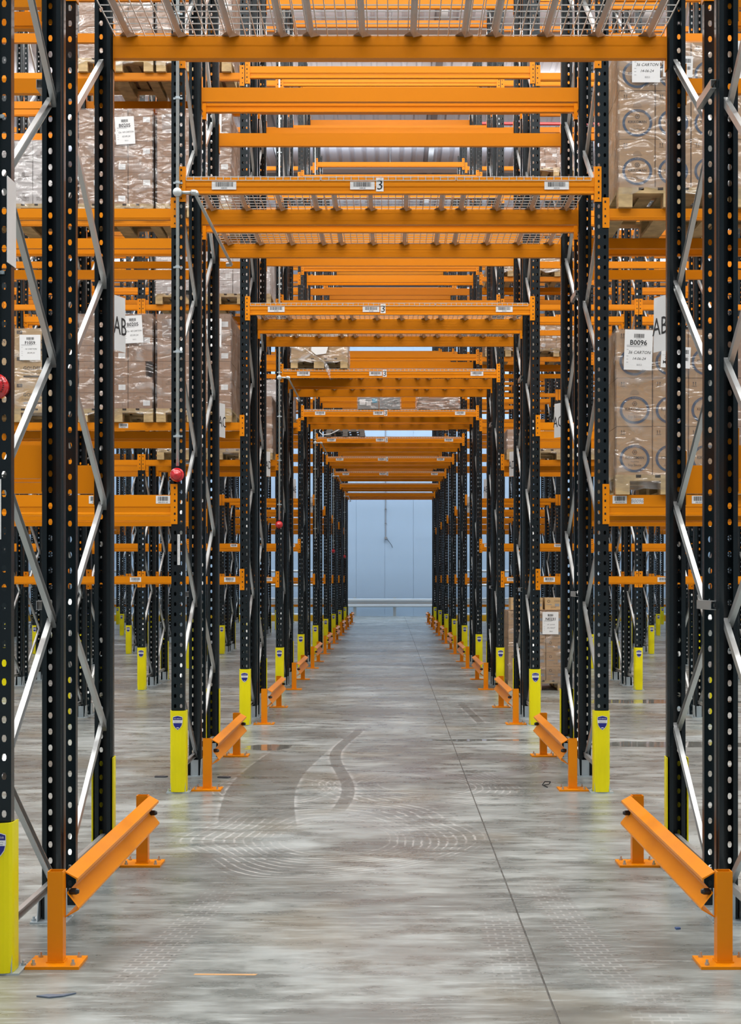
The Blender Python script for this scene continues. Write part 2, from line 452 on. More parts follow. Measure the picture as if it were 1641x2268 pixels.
# lamp housings
hb = MB().box(-15.05, 15.05, -0.2, 0.2, 0.01, 0.09).mesh('lamp_housing', M_LAMPB)
hr = MB().tube((0, 0, 0.09), (0, 0, 0.75), 0.008, 6).mesh('hanger_rod', M_GALV)
for i, (ly, lo) in enumerate(zip(LAMP_Y, lamp_objs)):
    lroot = obj('led_line_lamp', hb, loc=(0, ly, 12.43), cat='ceiling lamp', kind='thing', group='LED lines over the aisles',
                label='long white LED line lamp over the aisle ' + ('behind the photographer' if i == 0 else 'before the first rack row' if i == 1 else ('behind the %s rack row' % ORD[min(i - 1, 10)] if i < 12 else 'by the end wall')))
    for hx in (-12, -6, 0, 6, 12):
        obj('hanger_rod', hr, parent=lroot, loc=(hx, 0, 0))
    lo.parent = lroot; lo.location = (0, 0, 0)
    up_objs[i].parent = lroot; up_objs[i].location = (0, 0, 0.10); up_objs[i].rotation_euler = (PI, 0, 0)
# sprinkler pipe
obj('sprinkler_pipe', MB().tube((-0.45, 38.3, 12.28), (14.0, 38.3, 12.2), 0.04, 8).mesh('sprinkler_pipe', M_REDP, True), cat='pipe', kind='thing', label='dark red sprinkler pipe running below the roof deck')

# ================================================================== upright frames
SP = 0.075
def make_post():
    mb = MB()
    n = int(UP_H / SP)
    xs = [-0.05, -0.031, -0.013, 0.013, 0.031, 0.05]
    for a, c in ((0, 1), (2, 3), (4, 5)):
        mb.add([(xs[a], 0, 0), (xs[c], 0, 0), (xs[c], 0, UP_H), (xs[a], 0, UP_H)], [(0, 1, 2, 3)])
    for a, c in ((1, 2), (3, 4)):
        x0, x1 = xs[a], xs[c]; q = 0.0042
        for k in range(n + 1):
            z0 = k * SP - 0.0235 if k else 0.0; z1 = min(k * SP + 0.0235, UP_H)
            mb.add([(x0, 0, z0), (x1, 0, z0), (x1, 0, z1), (x0, 0, z1)], [(0, 1, 2, 3)])
            if k < n:
                b = z1; t = (k + 1) * SP - 0.0235
                mb.add([(x0, 0, b), (x0 + q, 0, b), (x0, 0, b + 0.009), (x1, 0, b), (x1 - q, 0, b), (x1, 0, b + 0.009),
                        (x0, 0, t), (x0 + q, 0, t), (x0, 0, t - 0.009), (x1, 0, t), (x1 - q, 0, t), (x1, 0, t - 0.009)],
                       [(0, 1, 2), (3, 5, 4), (6, 8, 7), (9, 10, 11)])
    for s in (-1, 1):
        prof = [(0.05, 0), (0.05, 0.048), (0.0435, 0.056), (0.0435, 0.082), (0.022, 0.082), (0.022, 0.073)]
        mb.prism([(s * p, q) for p, q in prof], 0, UP_H, 'z', caps=False, closed=False)
    # splice and web shadow strip
    return mb.mesh('post', M_POST)
POST = make_post()
YA, YB = 0.070, FR - 0.070
def chan(mb, L_, M=None, wz=0.036, dx=0.024):
    t = 0.003
    prof = [(-dx / 2, -wz / 2), (dx / 2, -wz / 2), (dx / 2, -wz / 2 + t), (-dx / 2 + t, -wz / 2 + t), (-dx / 2 + t, wz / 2 - t), (dx / 2, wz / 2 - t), (dx / 2, wz / 2), (-dx / 2, wz / 2)]
    return mb.prism(prof, -L_ / 2, L_ / 2, 'y', M=M)
DL = math.hypot(YB - YA, 0.6) + 0.03
BR_D = chan(MB(), DL).mesh('diagonal_brace', M_GALV)
BR_H = chan(MB(), YB - YA + 0.03).mesh('horizontal_brace', M_GALV)
ANG = math.atan2(0.6, YB - YA)
def brace_list():
    out = [('h', 0.17, 0, 0.0)]
    z = 0.17; up = True; i = 0
    while z + 0.6 < UP_H - 0.1:
        # from rear(z) to front(z+.6), then back to the rear
        out.append(('d', z + 0.3, -ANG if up else ANG, 0.010 if up else -0.010)); z += 0.6; up = not up; i += 1
    out.append(('h', z, 0, 0.0))
    return out
BRL = brace_list()
mb = MB()
for kind, z, a, dx in BRL:
    chan(mb, DL if kind == 'd' else YB - YA + 0.03, Matrix.Translation((dx, (YA + YB) / 2, z)) @ Matrix.Rotation(a, 4, 'X'))
BRACING = mb.mesh('lattice_bracing', M_GALV)
def make_foot():
    mb = MB().box(-0.085, 0.085, -0.02, 0.15, 0, 0.007)
    for s in (-1, 1):
        mb.prism([(-0.015, 0.007), (0.145, 0.007), (0.10, 0.135), (0.0, 0.135)], s * 0.0535 - 0.002, s * 0.0535 + 0.002, 'x')
    mb.box(-0.03, 0.03, 0.086, 0.090, 0.007, 0.13)
    for x, y in ((-0.073, 0.03), (0.073, 0.12)):
        mb.tube((x, y, 0.007), (x, y, 0.028), 0.006, 6).tube((x, y, 0.007), (x, y, 0.017), 0.011, 6)
    return mb.mesh('foot_plate', M_FOOT)
FOOT = make_foot()

def hw(k, side):                # half width of the picture at a row's back, in metres
    return (863.7 if side < 0 else 777.3) * (row_y(k) + F2R) / FPX
frames = []
def side_word(s): return 'left' if s < 0 else 'right'
for k in range(1, NROW + 1):
    y0 = row_y(k)
    for s in (-1, 1):
        n = 0
        while XP + BAY * n < hw(k, s) + 0.12:
            x = s * (XP + BAY * n)
            for half in (0, 1):
                lab = 'dark rack upright frame, %s half of %s rack row, %s frame %s of tunnel' % ('front' if half == 0 else 'back', ORD[k], ORD[n + 1], side_word(s))
                r = obj('rack_upright_frame', None, loc=(x, y0 if half == 0 else y0 + F2R, 0), rot=(0, 0, 0 if half == 0 else PI), label=lab, cat='rack frame', group='upright frames of the racking', kind='thing')
                obj('post', POST, r)
                obj('post', POST, r, (0, FR, 0), (0, 0, PI))
                obj('foot_plate', FOOT, r)
                obj('foot_plate', FOOT, r, (0, FR, 0), (0, 0, PI))
                if k <= 3:
                    for kind, z, a, dx in BRL:
                        if z > 4.6 + 2.0 * (k - 1): continue
                        obj('diagonal_brace' if kind == 'd' else 'horizontal_brace', BR_D if kind == 'd' else BR_H, r, (dx, (YA + YB) / 2, z), (a, 0, 0))
                else:
                    obj('lattice_bracing', BRACING, r)
            frames.append((k, s, n, x))
            n += 1

# row spacers tying the two halves of a row together
mb = MB(); chan(mb, F2R - 2 * FR + 0.10, wz=0.042, dx=0.026)
mb.tube((0.01, -0.13, 0), (0.03, -0.13, 0), 0.010, 6).tube((0.01, 0.13, 0), (0.03, 0.13, 0), 0.010, 6)
SPACER = mb.mesh('row_spacer', M_GALV)
for (k, s, n, x) in frames:
    if k > 4 or n > 0: continue
    for z, wd in ((1.45, 'knee-high'), (3.86, 'upper')):
        obj('row_spacer', SPACER, loc=(x - 0.064, row_y(k) + F2R / 2, z),
            label='short steel row spacer at %s height, %s tunnel frame, %s rack row' % ('eye' if z < 2 else 'double head', side_word(s), ORD[k]), cat='spacer', group='row spacers between back-to-back frames', kind='thing')

# ------------------------------------------------------------------ column guards
def make_guard():
    t = 0.007
    outer = [(-0.060, 0.085), (-0.060, 0.015), (-0.056, -0.006), (-0.045, -0.019), (-0.028, -0.026), (-0.010, -0.0285), (0.010, -0.0285), (0.028, -0.026), (0.045, -0.019), (0.056, -0.006), (0.060, 0.015), (0.060, 0.085)]
    inner = [(p * 0.88, q if i in (0, 11) else q + t) for i, (p, q) in enumerate(outer)]
    return MB().prism(outer + inner[::-1], 0.008, 0.604, 'z').mesh('guard_shell', M_YELLOW)
GUARD = make_guard()
def make_badge():
    s = Sheet()
    def sh(k):
        pts = [(-0.036, 0.034), (-0.037, -0.002), (-0.030, -0.030), (-0.016, -0.050), (0, -0.062), (0.016, -0.050), (0.030, -0.030), (0.037, -0.002), (0.036, 0.034), (0.018, 0.040), (0, 0.044), (-0.018, 0.040)]
        return [(p * k, q * k) for p, q in pts]
    s.poly(sh(1.0), 0, 0)
    s.poly(sh(0.93), 1, 1)
    s.poly([(-0.0345, 0.012), (0.0345, 0.012), (0.0335, -0.010), (-0.0335, -0.010)], 0, 2)
    s.text('RACK ARMOUR', 0, 0.023, 0.008, 0, 2, maxw=0.056)
    s.text('PRODUCTS LTD', 0, 0.004, 0.005, 2, 3, maxw=0.052)
    s.rect(-0.024, 0.024, -0.006, -0.004, 2, 3)
    s.rect(-0.009, 0.009, -0.048, -0.042, 0, 2)
    return s.mesh('shield_badge', [M_WHITE, M_SHIELD, M_INKB])
BADGE = make_badge()
for (k, s, n, x) in frames:
    for half in (0, 1):
        g = obj('column_guard', GUARD, loc=(x, row_y(k) + (0 if half == 0 else F2R), 0), rot=(0, 0, PI * half), cat='column guard', group='yellow guards on the rack legs', kind='thing',
                label='yellow column guard, %s leg, %s frame %s of tunnel, %s rack row' % ('front' if half == 0 else 'back', ORD[n + 1], side_word(s), ORD[k]))
        if half == 0:
            obj('shield_badge', BADGE, g, (0, -0.0295, 0.525))

# ================================================================== beams
def beam_body(mb, L_, h, M=None):
    d = 0.050
    if h > 0.1:
        prof = [(0.0, 0), (0.0, -h * 0.56), (0.006, -h * 0.60), (0.006, -h * 0.86), (0.0, -h * 0.89), (0.0, -h), (d, -h), (d, 0)]
    else:
        prof = [(0.0, 0), (0.0, -h * 0.84), (0.004, -h * 0.88), (0.004, -h), (d, -h), (d, 0)]
    return mb.prism(prof, -L_ / 2, L_ / 2, 'x', M=M)
def conn(mb, s, top, bot, M=None, holes=True):
    # s = +1: right-hand end plate, origin at the beam end
    a, c = (0.0, 0.047) if s > 0 else (-0.047, 0.0)
    mb.box(a, c, -0.007, -0.003, bot, top, M=M)
    e0, e1 = (-0.004, 0.0) if s > 0 else (0.0, 0.004)
    mb.box(e0, e1, -0.007, 0.052, bot, top, M=M)
    if holes:
        nh = 6 if top - bot > 0.23 else 4
        for i in range(nh):
            z = top - (top - bot) * (i + 0.6) / (nh + 0.2); cx = s * 0.027
            r = 0.0045 if i % 2 else 0.0065
            mb.add([(cx - r, -0.0075, z - r * 1.3), (cx + r, -0.0075, z - r * 1.3), (cx + r, -0.0075, z + r * 1.3), (cx - r, -0.0075, z + r * 1.3)], [(0, 1, 2, 3)], 1, M)
_bm = {}
def beam_mesh(L_, h):
    if (L_, h) not in _bm:
        a = MB(); beam_body(a, L_, h)
        cs = []
        for s in (-1, 1):
            c = MB(); conn(c, s, 0.080, -h - 0.062); cs.append(c.mesh('connector', [M_ORANGE, M_HOLE]))
        _bm[(L_, h)] = (a.mesh('rack_beam', M_ORANGE), cs[0], cs[1])
    return _bm[(L_, h)]

TUN_L = 2 * XP - POST_W - 0.002
SID_L = BAY - POST_W - 0.002
LA = [(1.60, 0.085), (3.25, 0.085), (5.44, 0.080), (7.00, 0.080), (8.60, 0.080), (10.17, 0.080)]
LB = [(2.19, 0.153), (4.295, 0.080), (6.38, 0.080), (8.40, 0.080)]
L5L = [(2.19, 0.10), (4.30, 0.085), (5.45, 0.080), (6.85, 0.080), (8.60, 0.080)]
LT = [(4.523, 0.117), (5.50, 0.112), (7.07, 0.125), (8.63, 0.105), (10.26, 0.10)]
def side_levels(k): return LB if k in (1, 2) else (L5L if k == 5 else LA)
DEP = [(0.0, 0), (FR, PI), (F2R - FR, 0), (F2R, PI)]
DEPW = ['front of front half', 'rear of front half', 'front of back half', 'rear of back half']
def px(x, y, z): return 863.7 + FPX * x / y, 1282 - FPX * (z - CAM_H) / y
specs = []
for k in range(1, NROW + 1):
    y0 = row_y(k)
    bays = [(0, 0.0, TUN_L, LT)]
    for s in (-1, 1):
        n = 0
        while XP + BAY * n < hw(k, s) + 0.05:
            bays.append((s * (n + 1), s * (XP + BAY * (n + 0.5)), SID_L, side_levels(k))); n += 1
    for b, x, L_, lv in bays:
        for li, (z, h) in enumerate(lv):
            for di, (dy, rz) in enumerate(DEP):
                y = y0 + dy
                xa, ya = px(x - L_ / 2, y, z + 0.08); xb, yb = px(x + L_ / 2, y, z - h - 0.06)
                wv = max(0, min(xb, 1641) - max(xa, 0)); hv = max(0, min(yb, 2268) - max(ya, 0))
                if yb < -140: continue
                hid = 1.0 if di in (0, 3) else 0.8
                specs.append((wv * hv * hid + (500 if b == 0 and di == 0 else 0), k, b, x, L_, li, z, h, di, y, rz))
specs.sort(key=lambda t: -t[0])
TOPN = 300
NUMW = ['one', 'two', 'three', 'four', 'five', 'six']
beam_at = {}
far = MB(); nfar = 0
for i, (a, k, b, x, L_, li, z, h, di, y, rz) in enumerate(specs):
    if i < TOPN:
        body, c0, c1 = beam_mesh(L_, h)
        where = 'across tunnel' if b == 0 else '%s bay %s of tunnel' % (ORD[abs(b)], side_word(b))
        o = obj('rack_beam', body, loc=(x, y, z), rot=(0, 0, rz), cat='rack beam', group='orange beams of the racking', kind='thing',
                label='orange beam %s, level %s, %s, %s row' % (where, NUMW[li], DEPW[di], ORD[k]))
        obj('connector', c0, o, (-L_ / 2, 0, 0)); obj('connector', c1, o, (L_ / 2, 0, 0))
        beam_at[(k, b, li, di)] = o
    else:
        M = Matrix.Translation((x, y, z)) @ Matrix.Rotation(rz, 4, 'Z')
        beam_body(far, L_, h, M)
        for s in (-1, 1):
            conn(far, s, 0.080, -h - 0.062, M @ Matrix.Translation((s * L_ / 2, 0, 0)), holes=False)
        nfar += 1
if nfar:
    obj('rack_beams', far.mesh('rack_beams', [M_ORANGE, M_HOLE]), cat='rack beams', kind='stuff', label='mass of small distant orange beams deep in the racking')

# ------------------------------------------------------------------ barcode labels on beams
_bl = {}
def barcode(text, w_=0.18, h=0.060, seed=1):
    key = (text, w_, h)
    if key not in _bl:
        s = Sheet(); s.rect(-w_ / 2, w_ / 2, -h / 2, h / 2, 0, 0)
        s.bars(-w_ * 0.36, w_ * 0.36, -h * 0.16, h * 0.40, 1, 1, seed)
        s.text(text, 0, -h * 0.33, h * 0.19, 1, 1, maxw=w_ * 0.9)
        _bl[key] = s.mesh('barcode_label', [M_WHITE, M_INK])
    return _bl[key]
s3 = Sheet(); s3.rect(-0.0275, 0.0275, -0.05, 0.05, 0); s3.text('3', 0, 0, 0.074, 1)
THREE = s3.mesh('number_plate', [M_WHITE, M_INK])
def on_beam(key, name, me, x, z):
    o = beam_at.get(key)
    if o is not None: obj(name, me, o, (x, -0.0016, z))
for k in range(2, NROW + 1):
    pre = 'A' + chr(64 + k)
    for j, (lx, num) in enumerate(((-1.22, 30), (-0.203, 28), (1.225, 26))):
        on_beam((k, 0, 0, 0), 'barcode_label', barcode('%s0%d' % (pre, num), seed=k * 7 + j), lx, -0.058)
    on_beam((k, 0, 0, 0), 'number_plate', THREE, -0.075, -0.052)
def side_label(k, b, li, dx_from_tunnel, text, w_=0.105, h=0.058, seed=3, di=0):
    s = -1 if b < 0 else 1
    z = -0.035 if h < 0.06 else -0.035
    on_beam((k, b, li, di), 'barcode_label', barcode(text, w_, h, seed), s * (-SID_L / 2 + dx_from_tunnel), z)
side_label(2, -1, 0, 0.06, 'AB-032-1A', seed=5); side_label(2, -1, 0, 0.56, 'AB-032', w_=0.09, seed=6)
side_label(2, 1, 0, 0.08, 'AB-024-1A', seed=7); side_label(2, 1, 0, 0.66, 'AB-024', w_=0.10, seed=8)
st = Sheet(); st.rect(-0.045, 0.045, -0.021, 0.021, 0); st.text('B0096', 0, 0, 0.026, 1, italic=0.25)
on_beam((2, 1, 0, 0), 'handwritten_sticker', st.mesh('handwritten_sticker', [M_WHITE, M_INKG]), -SID_L / 2 + 0.21, -0.045)
on_beam((2, 1, 0, 0), 'number_plate', THREE, -SID_L / 2 + 1.01, -0.05)
for k in range(3, 8):
    pre = 'A' + chr(64 + k); li = 0
    side_label(k, -1, li, 0.11, '%s-001-2A' % pre, w_=0.12, h=0.05, seed=k + 20); side_label(k, -1, li, 1.12, '%s-003-2A' % pre, w_=0.12, h=0.05, seed=k + 21)
    side_label(k, 1, li, 0.10, '%s-069-1A' % pre, w_=0.12, h=0.05, seed=k + 22); side_label(k, 1, li, 1.32, '%s-071-1A' % pre, w_=0.12, h=0.05, seed=k + 23)
    if k != 5:
        side_label(k, 1, 1, 0.35, '%s-069' % pre, w_=0.10, h=0.05, seed=k + 24); side_label(k, -1, 1, 1.25, '%s-003' % pre, w_=0.10, h=0.05, seed=k + 25)

# ================================================================== wire decks over the tunnel
def make_deck():
    DW = 0.985; r = 0.0026; mb = MB()
    def bar(p, q):
        p = Vector(p); q = Vector(q)
        d = [r, r, r]
        ax = max(range(3), key=lambda i: abs(q[i] - p[i])); d[ax] = 0
        lo = [min(p[i], q[i]) - d[i] for i in range(3)]; hi = [max(p[i], q[i]) + d[i] for i in range(3)]
        mb.box(lo[0], hi[0], lo[1], hi[1], lo[2], hi[2])
    nx = 18
    for i in range(nx + 1):
        x = -DW / 2 + DW * i / nx
        bar((x, -0.006, 0.004), (x, FR + 0.006, 0.004))
        bar((x, -0.006, 0.006), (x, -0.006, -0.026)); bar((x, FR + 0.006, 0.006), (x, FR + 0.006, -0.026))
    for j in range(12):
        y = 0.03 + (FR - 0.06) * j / 11
        bar((-DW / 2, y, 0.009), (DW / 2, y, 0.009))
    bar((-DW / 2, -0.009, -0.026), (DW / 2, -0.009, -0.026)); bar((-DW / 2, FR + 0.009, -0.026), (DW / 2, FR + 0.009, -0.026))
    mesh_ = mb.mesh('wire_mesh', M_GALVW)
    c = MB()
    # inverted channel with flared ends that sit on the beams
    secs = [(0.012, 0.050, 0.004), (0.052, 0.050, 0.004), (0.115, 0.018, 0.030), (FR - 0.115, 0.018, 0.030), (FR - 0.052, 0.050, 0.004), (FR - 0.012, 0.050, 0.004)]
    vs = []; fs = []
    for y, hw_, dz in secs:
        vs += [(-hw_, y, 0.0015), (0, y, 0.0015 - dz * 1.0 - 0.002), (hw_, y, 0.0015)]
    for i in range(len(secs) - 1):
        a = 3 * i
        fs += [(a, a + 1, a + 4, a + 3), (a + 1, a + 2, a + 5, a + 4), (a + 2, a, a + 3, a + 5)]
    fs += [(2, 1, 0), (3 * 5, 3 * 5 + 1, 3 * 5 + 2)]
    c.add(vs, fs)
    return mesh_, c.mesh('deck_support', M_GALV)
DECK, SUPP = make_deck()
for k in range(1, NROW + 1):
    for half in (0, 1):
        for j, cx in enumerate((-1.005, -0.012, 0.985)):
            y = row_y(k) + (0 if half == 0 else F2R - FR)
            r = obj('wire_deck', None, loc=(cx, y, 4.5265), cat='wire deck', group='wire mesh decks across the tunnel', kind='thing',
                    label='galvanised wire deck, %s of three over tunnel, %s half of %s rack row' % (('left', 'middle', 'right')[j], 'front' if half == 0 else 'back', ORD[k]))
            obj('wire_mesh', DECK, r)
            for q in range(4):
                obj('deck_support', SUPP, r, (-0.416 + 0.277 * q, 0, 0))

# ================================================================== floor barriers
def make_barrier(s):
    t = 0.005
    hw_ = 0.0315
    p = MB()      # hollow square post
    p.add([(-hw_, -hw_, 0.012), (hw_, -hw_, 0.012), (hw_, hw_, 0.012), (-hw_, hw_, 0.012), (-hw_, -hw_, 0.382), (hw_, -hw_, 0.382), (hw_, hw_, 0.382), (-hw_, hw_, 0.382)],
          [(0, 1, 5, 4), (1, 2, 6, 5), (2, 3, 7, 6), (3, 0, 4, 7)])
    i_ = hw_ - 0.004
    p.add([(-i_, -i_, 0.30), (i_, -i_, 0.30), (i_, i_, 0.30), (-i_, i_, 0.30), (-i_, -i_, 0.382), (i_, -i_, 0.382), (i_, i_, 0.382), (-i_, i_, 0.382)],
          [(1, 0, 4, 5), (2, 1, 5, 6), (3, 2, 6, 7), (0, 3, 7, 4), (0, 1, 2, 3)])
    p.add([(-hw_, -hw_, 0.382), (hw_, -hw_, 0.382), (hw_, hw_, 0.382), (-hw_, hw_, 0.382), (-i_, -i_, 0.382), (i_, -i_, 0.382), (i_, i_, 0.382), (-i_, i_, 0.382)],
          [(0, 1, 5, 4), (1, 2, 6, 5), (2, 3, 7, 6), (3, 0, 4, 7)])
    p.box(-hw_ - 0.005, hw_ + 0.005, -hw_ - 0.005, hw_ + 0.005, 0.012, 0.017)
    post = p.mesh('barrier_post', M_ORANGE)
    plate = MB().box(-0.109, 0.109, -0.10, 0.10, 0, 0.012).mesh('base_plate', M_ORANGE)
    bolt = MB().tube((0, 0, 0.012), (0, 0, 0.021), 0.010, 6).tube((0, 0, 0.021), (0, 0, 0.034), 0.006, 6).mesh('anchor_bolt', M_GALV)
    outl = [(0.032, 0.374), (0.082, 0.347), (0.082, 0.335), (0.042, 0.292), (0.042, 0.282), (0.086, 0.226), (0.086, 0.217), (0.032, 0.186)]
    prof = [(s * a, z) for a, z in outl] + [(s * (a - 0.005 if 0 < i < 7 else a), z - (0.005 if i < 4 else -0.005)) for i, (a, z) in reversed(list(enumerate(outl)))]
    rail = MB().prism(prof, 0.018, 2.36, 'y').mesh('rail', M_ORANGE)
    cap = MB().tube((s * 0.040, 0, 0), (s * 0.070, 0, 0), 0.014, 8).tube((s * 0.070, 0, 0), (s * 0.082, 0, 0), 0.014, 8, r1=0.008).mesh('bolt_cap', M_BLACKC)
    return post, plate, bolt, rail, cap
BAR = {-1: make_barrier(1), 1: make_barrier(-1)}
for k in range(1, NROW + 1):
    for s in (-1, 1):
        post, plate, bolt, rail, cap = BAR[s]
        r = obj('floor_barrier', None, loc=(s * 1.361, row_y(k) + 0.17, 0), cat='barrier', group='orange barriers along the tunnel', kind='thing',
                label='low orange steel barrier on the floor, %s side of tunnel, %s rack row' % (side_word(s), ORD[k]))
        for y in (0.0, 2.32):
            p = obj('barrier_post', post, r, (0, y, 0))
            obj('base_plate', plate, p)
            if k <= 3:
                for bx, by in ((-0.08, -0.07), (0.08, -0.07), (-0.08, 0.07), (0.08, 0.07)):
                    obj('anchor_bolt', bolt, p, (bx, by, 0))
        rl = obj('rail', rail, r)
        obj('bolt_cap', cap, rl, (0, 0.05, 0.287)); obj('bolt_cap', cap, rl, (0, 2.30, 0.287))

# ================================================================== signs on the aisle ends
for k in range(1, 6):
    letters = 'A' + chr(65 + k)
    for s in (-1, 1):
        sh = Sheet()
        b = MB().box(-0.085, 0.085, 0, 0.003, -0.151, 0.151)
        me = b.mesh('aisle_sign', M_SIGN)
        sh.text(letters, -s * 0.0 + (0.012 if s < 0 else -0.012), -0.01, 0.098, 0, 1)
        pr = sh.mesh('lettering', [M_INK])
        # hung along the aisle end, its face turned towards the tunnel
        ang = (PI / 2 - 0.26) if s < 0 else -(PI / 2 - 0.33)
        o = obj('aisle_sign', me, loc=(s * 1.497, row_y(k) + F2R + 0.091, 2.983), rot=(0, 0.02 * s, ang), cat='sign', kind='thing',
                label='white aisle sign lettered %s on the %s side, back of %s rack row' % (letters, side_word(s), ORD[k]))
        obj('lettering', pr, o, (0, -0.0005, 0))
obj('aisle_sign', MB().box(-0.065, 0.065, 0, 0.003, -0.17, 0.17).mesh('aisle_sign', M_SIGN), loc=(-1.5035, row_y(1) - 0.005, 2.99), rot=(0, 0, PI / 2 - 0.03), cat='sign', kind='thing',
    label='blank white sign edge at the front left tunnel post of first row')

# ================================================================== conduits and alarm sounders
def make_sounder():
    mb = MB(); Mx = Matrix.Rotation(PI / 2, 4, 'X')      # axis towards -y
    mb.lathe([(0.001, 0.0), (0.050, 0.0), (0.052, 0.030), (0.0505, 0.038), (0.048, 0.040), (0.046, 0.052), (0.036, 0.068), (0.022, 0.077), (0.014, 0.080), (0.013, 0.086), (0.001, 0.088)], 28, 0, Mx)
    for i in range(28):
        t = 2 * PI * i / 28
        a = Vector((0.040 * math.cos(t), -0.0655, 0.040 * math.sin(t)))
        mb.box(a.x - 0.0016, a.x + 0.0016, a.y - 0.002, a.y + 0.004, a.z - 0.0016, a.z + 0.0016, 1)
    return mb.mesh('alarm_sounder', [M_RED, M_HOLE], True)
SOUNDER = make_sounder()
JB = MB().lathe([(0.001, -0.028), (0.030, -0.028), (0.033, -0.02), (0.033, 0.02), (0.030, 0.024), (0.001, 0.024)], 16, 0, Matrix.Rotation(PI / 2, 4, 'X')).mesh('junction_box', M_CONDUIT, True)
CLIP = MB().box(-0.034, 0.034, -0.002, 0.003, -0.007, 0.007).tube((0, -0.016, -0.009), (0, -0.016, 0.009), 0.0175, 10).tube((-0.026, -0.006, 0), (-0.026, 0, 0), 0.008, 8).tube((0.026, -0.006, 0), (0.026, 0, 0), 0.008, 8).mesh('pipe_clip', M_FOOT)
for k in (1, 2, 4, 6, 8, 10):
    xo = -XP - (0.008 if k == 1 else 0.0)
    ztop = 10.8
    c = obj('conduit', None, loc=(xo, row_y(k) - 0.012, 0), cat='conduit', group='conduits on the left tunnel posts', kind='thing', label='vertical grey steel conduit on left tunnel post of %s rack row' % ORD[k])
    obj('pipe', MB().tube((0, -0.016, 2.40), (0, -0.016, ztop), 0.0125, 12).mesh('pipe', M_CONDUIT, True), c)
    zc = 2.62 if k != 1 else 2.79
    while zc < 8:
        obj('pipe_clip', CLIP, c, (0, 0, zc)); zc += 0.62
    if k > 1:
        obj('junction_box', JB, c, (0, -0.02, 4.405))
        obj('arm', MB().tube((0.03, -0.02, 4.405), (0.10, -0.02, 4.405), 0.0125, 10).tube((0.10, -0.02, 4.405), (0.135, -0.02, 4.405), 0.022, 10).tube((0.135, -0.035, 4.40), (0.135, 0.01, 4.40), 0.02, 10).mesh('arm', M_CONDUIT, True), c)
        obj('branch_pipe', MB().tube((0.135, 0.0, 4.385), (0.155, F2R + 0.02, 4.355), 0.0125, 10).tube((0.155, F2R + 0.02, 4.355), (0.11, F2R + 0.03, 4.355), 0.02, 8).mesh('branch_pipe', M_CONDUIT, True), c)
    if k != 6: obj('alarm_sounder', SOUNDER, loc=(xo - (0.004 if k > 1 else -0.004), row_y(k) - 0.006, 2.335), cat='alarm sounder', group='red alarm sounders on the left posts', kind='thing',
        label='round red alarm sounder on left tunnel post of %s rack row' % ORD[k])
# handwritten tape strips on two posts
def tape(name, x, y, z0, z1, w_, lab):
    s = Sheet(); s.rect(-w_ / 2, w_ / 2, z0, z1, 0)
    vs, fs, wid = text_poly('35mm 255 from floor to middle')
    kz = (z1 - z0) * 0.92 / wid
    s.mb.add([(-q * w_ * 0.32, -0.0006, (z0 + z1) / 2 + p * kz) for p, q in vs], fs, 1)
    obj(name, s.mesh(name, [M_WHITE, M_INKG]), loc=(x, y, 0), cat='tape label', kind='thing', label=lab)
tape('tape_label', -1.5575, row_y(1) - 0.003, 1.73, 1.97, 0.022, 'white handwritten tape strip down the front left post of first row')
tape('tape_label', -1.553, row_y(2) - 0.003, 1.675, 1.90, 0.019, 'white handwritten tape strip on left tunnel post below the red sounder')

# ================================================================== pallets and loads
def pallet_parts(m):
    W2, D2 = 0.40, 1.20
    P = []
    tb = MB().box(-0.0725, 0.0725, 0, D2, 0, 0.022).mesh('top_board', m)
    tb2 = MB().box(-0.05, 0.05, 0, D2, 0, 0.022).mesh('top_board', m)
    cb = MB().box(-W2, W2, -0.0725, 0.0725, 0, 0.022).mesh('cross_board', m)
    bl = MB().box(-0.05, 0.05, -0.0725, 0.0725, 0, 0.078).mesh('block', m)
    blc = MB().box(-0.0725, 0.0725, -0.0725, 0.0725, 0, 0.078).mesh('block', m)
    bb = MB().box(-0.05, 0.05, 0, D2, 0, 0.022).mesh('bottom_board', m)
    bbc = MB().box(-0.0725, 0.0725, 0, D2, 0, 0.022).mesh('bottom_board', m)
    for x, me in ((-0.3275, tb), (-0.165, tb2), (0, tb), (0.165, tb2), (0.3275, tb)): P.append(('top_board', me, (x, 0, 0.122)))
    for y in (0.0725, 0.6, 1.1275):
        P.append(('cross_board', cb, (0, y, 0.100)))
        for x, me in ((-0.35, bl), (0, blc), (0.35, bl)): P.append(('block', me, (x, y, 0.022)))
    for x, me in ((-0.35, bb), (0, bbc), (0.35, bb)): P.append(('bottom_board', me, (x, 0, 0)))
    return P
PAL = pallet_parts(M_WOOD)
def join_pallet(m):
    mb = MB()
    for x in (-0.3275, -0.165, 0, 0.165, 0.3275): mb.box(x - 0.06, x + 0.06, 0, 1.2, 0.122, 0.144)
    for y in (0.0725, 0.6, 1.1275):
        mb.box(-0.4, 0.4, y - 0.0725, y + 0.0725, 0.1, 0.122)
        for x in (-0.35, 0, 0.35): mb.box(x - 0.05, x + 0.05, y - 0.0725, y + 0.0725, 0.022, 0.1)
    for x in (-0.35, 0, 0.35): mb.box(x - 0.05, x + 0.05, 0, 1.2, 0, 0.022)
    return mb.mesh('wooden_pallet', m)
PALJ = join_pallet(M_WOOD)
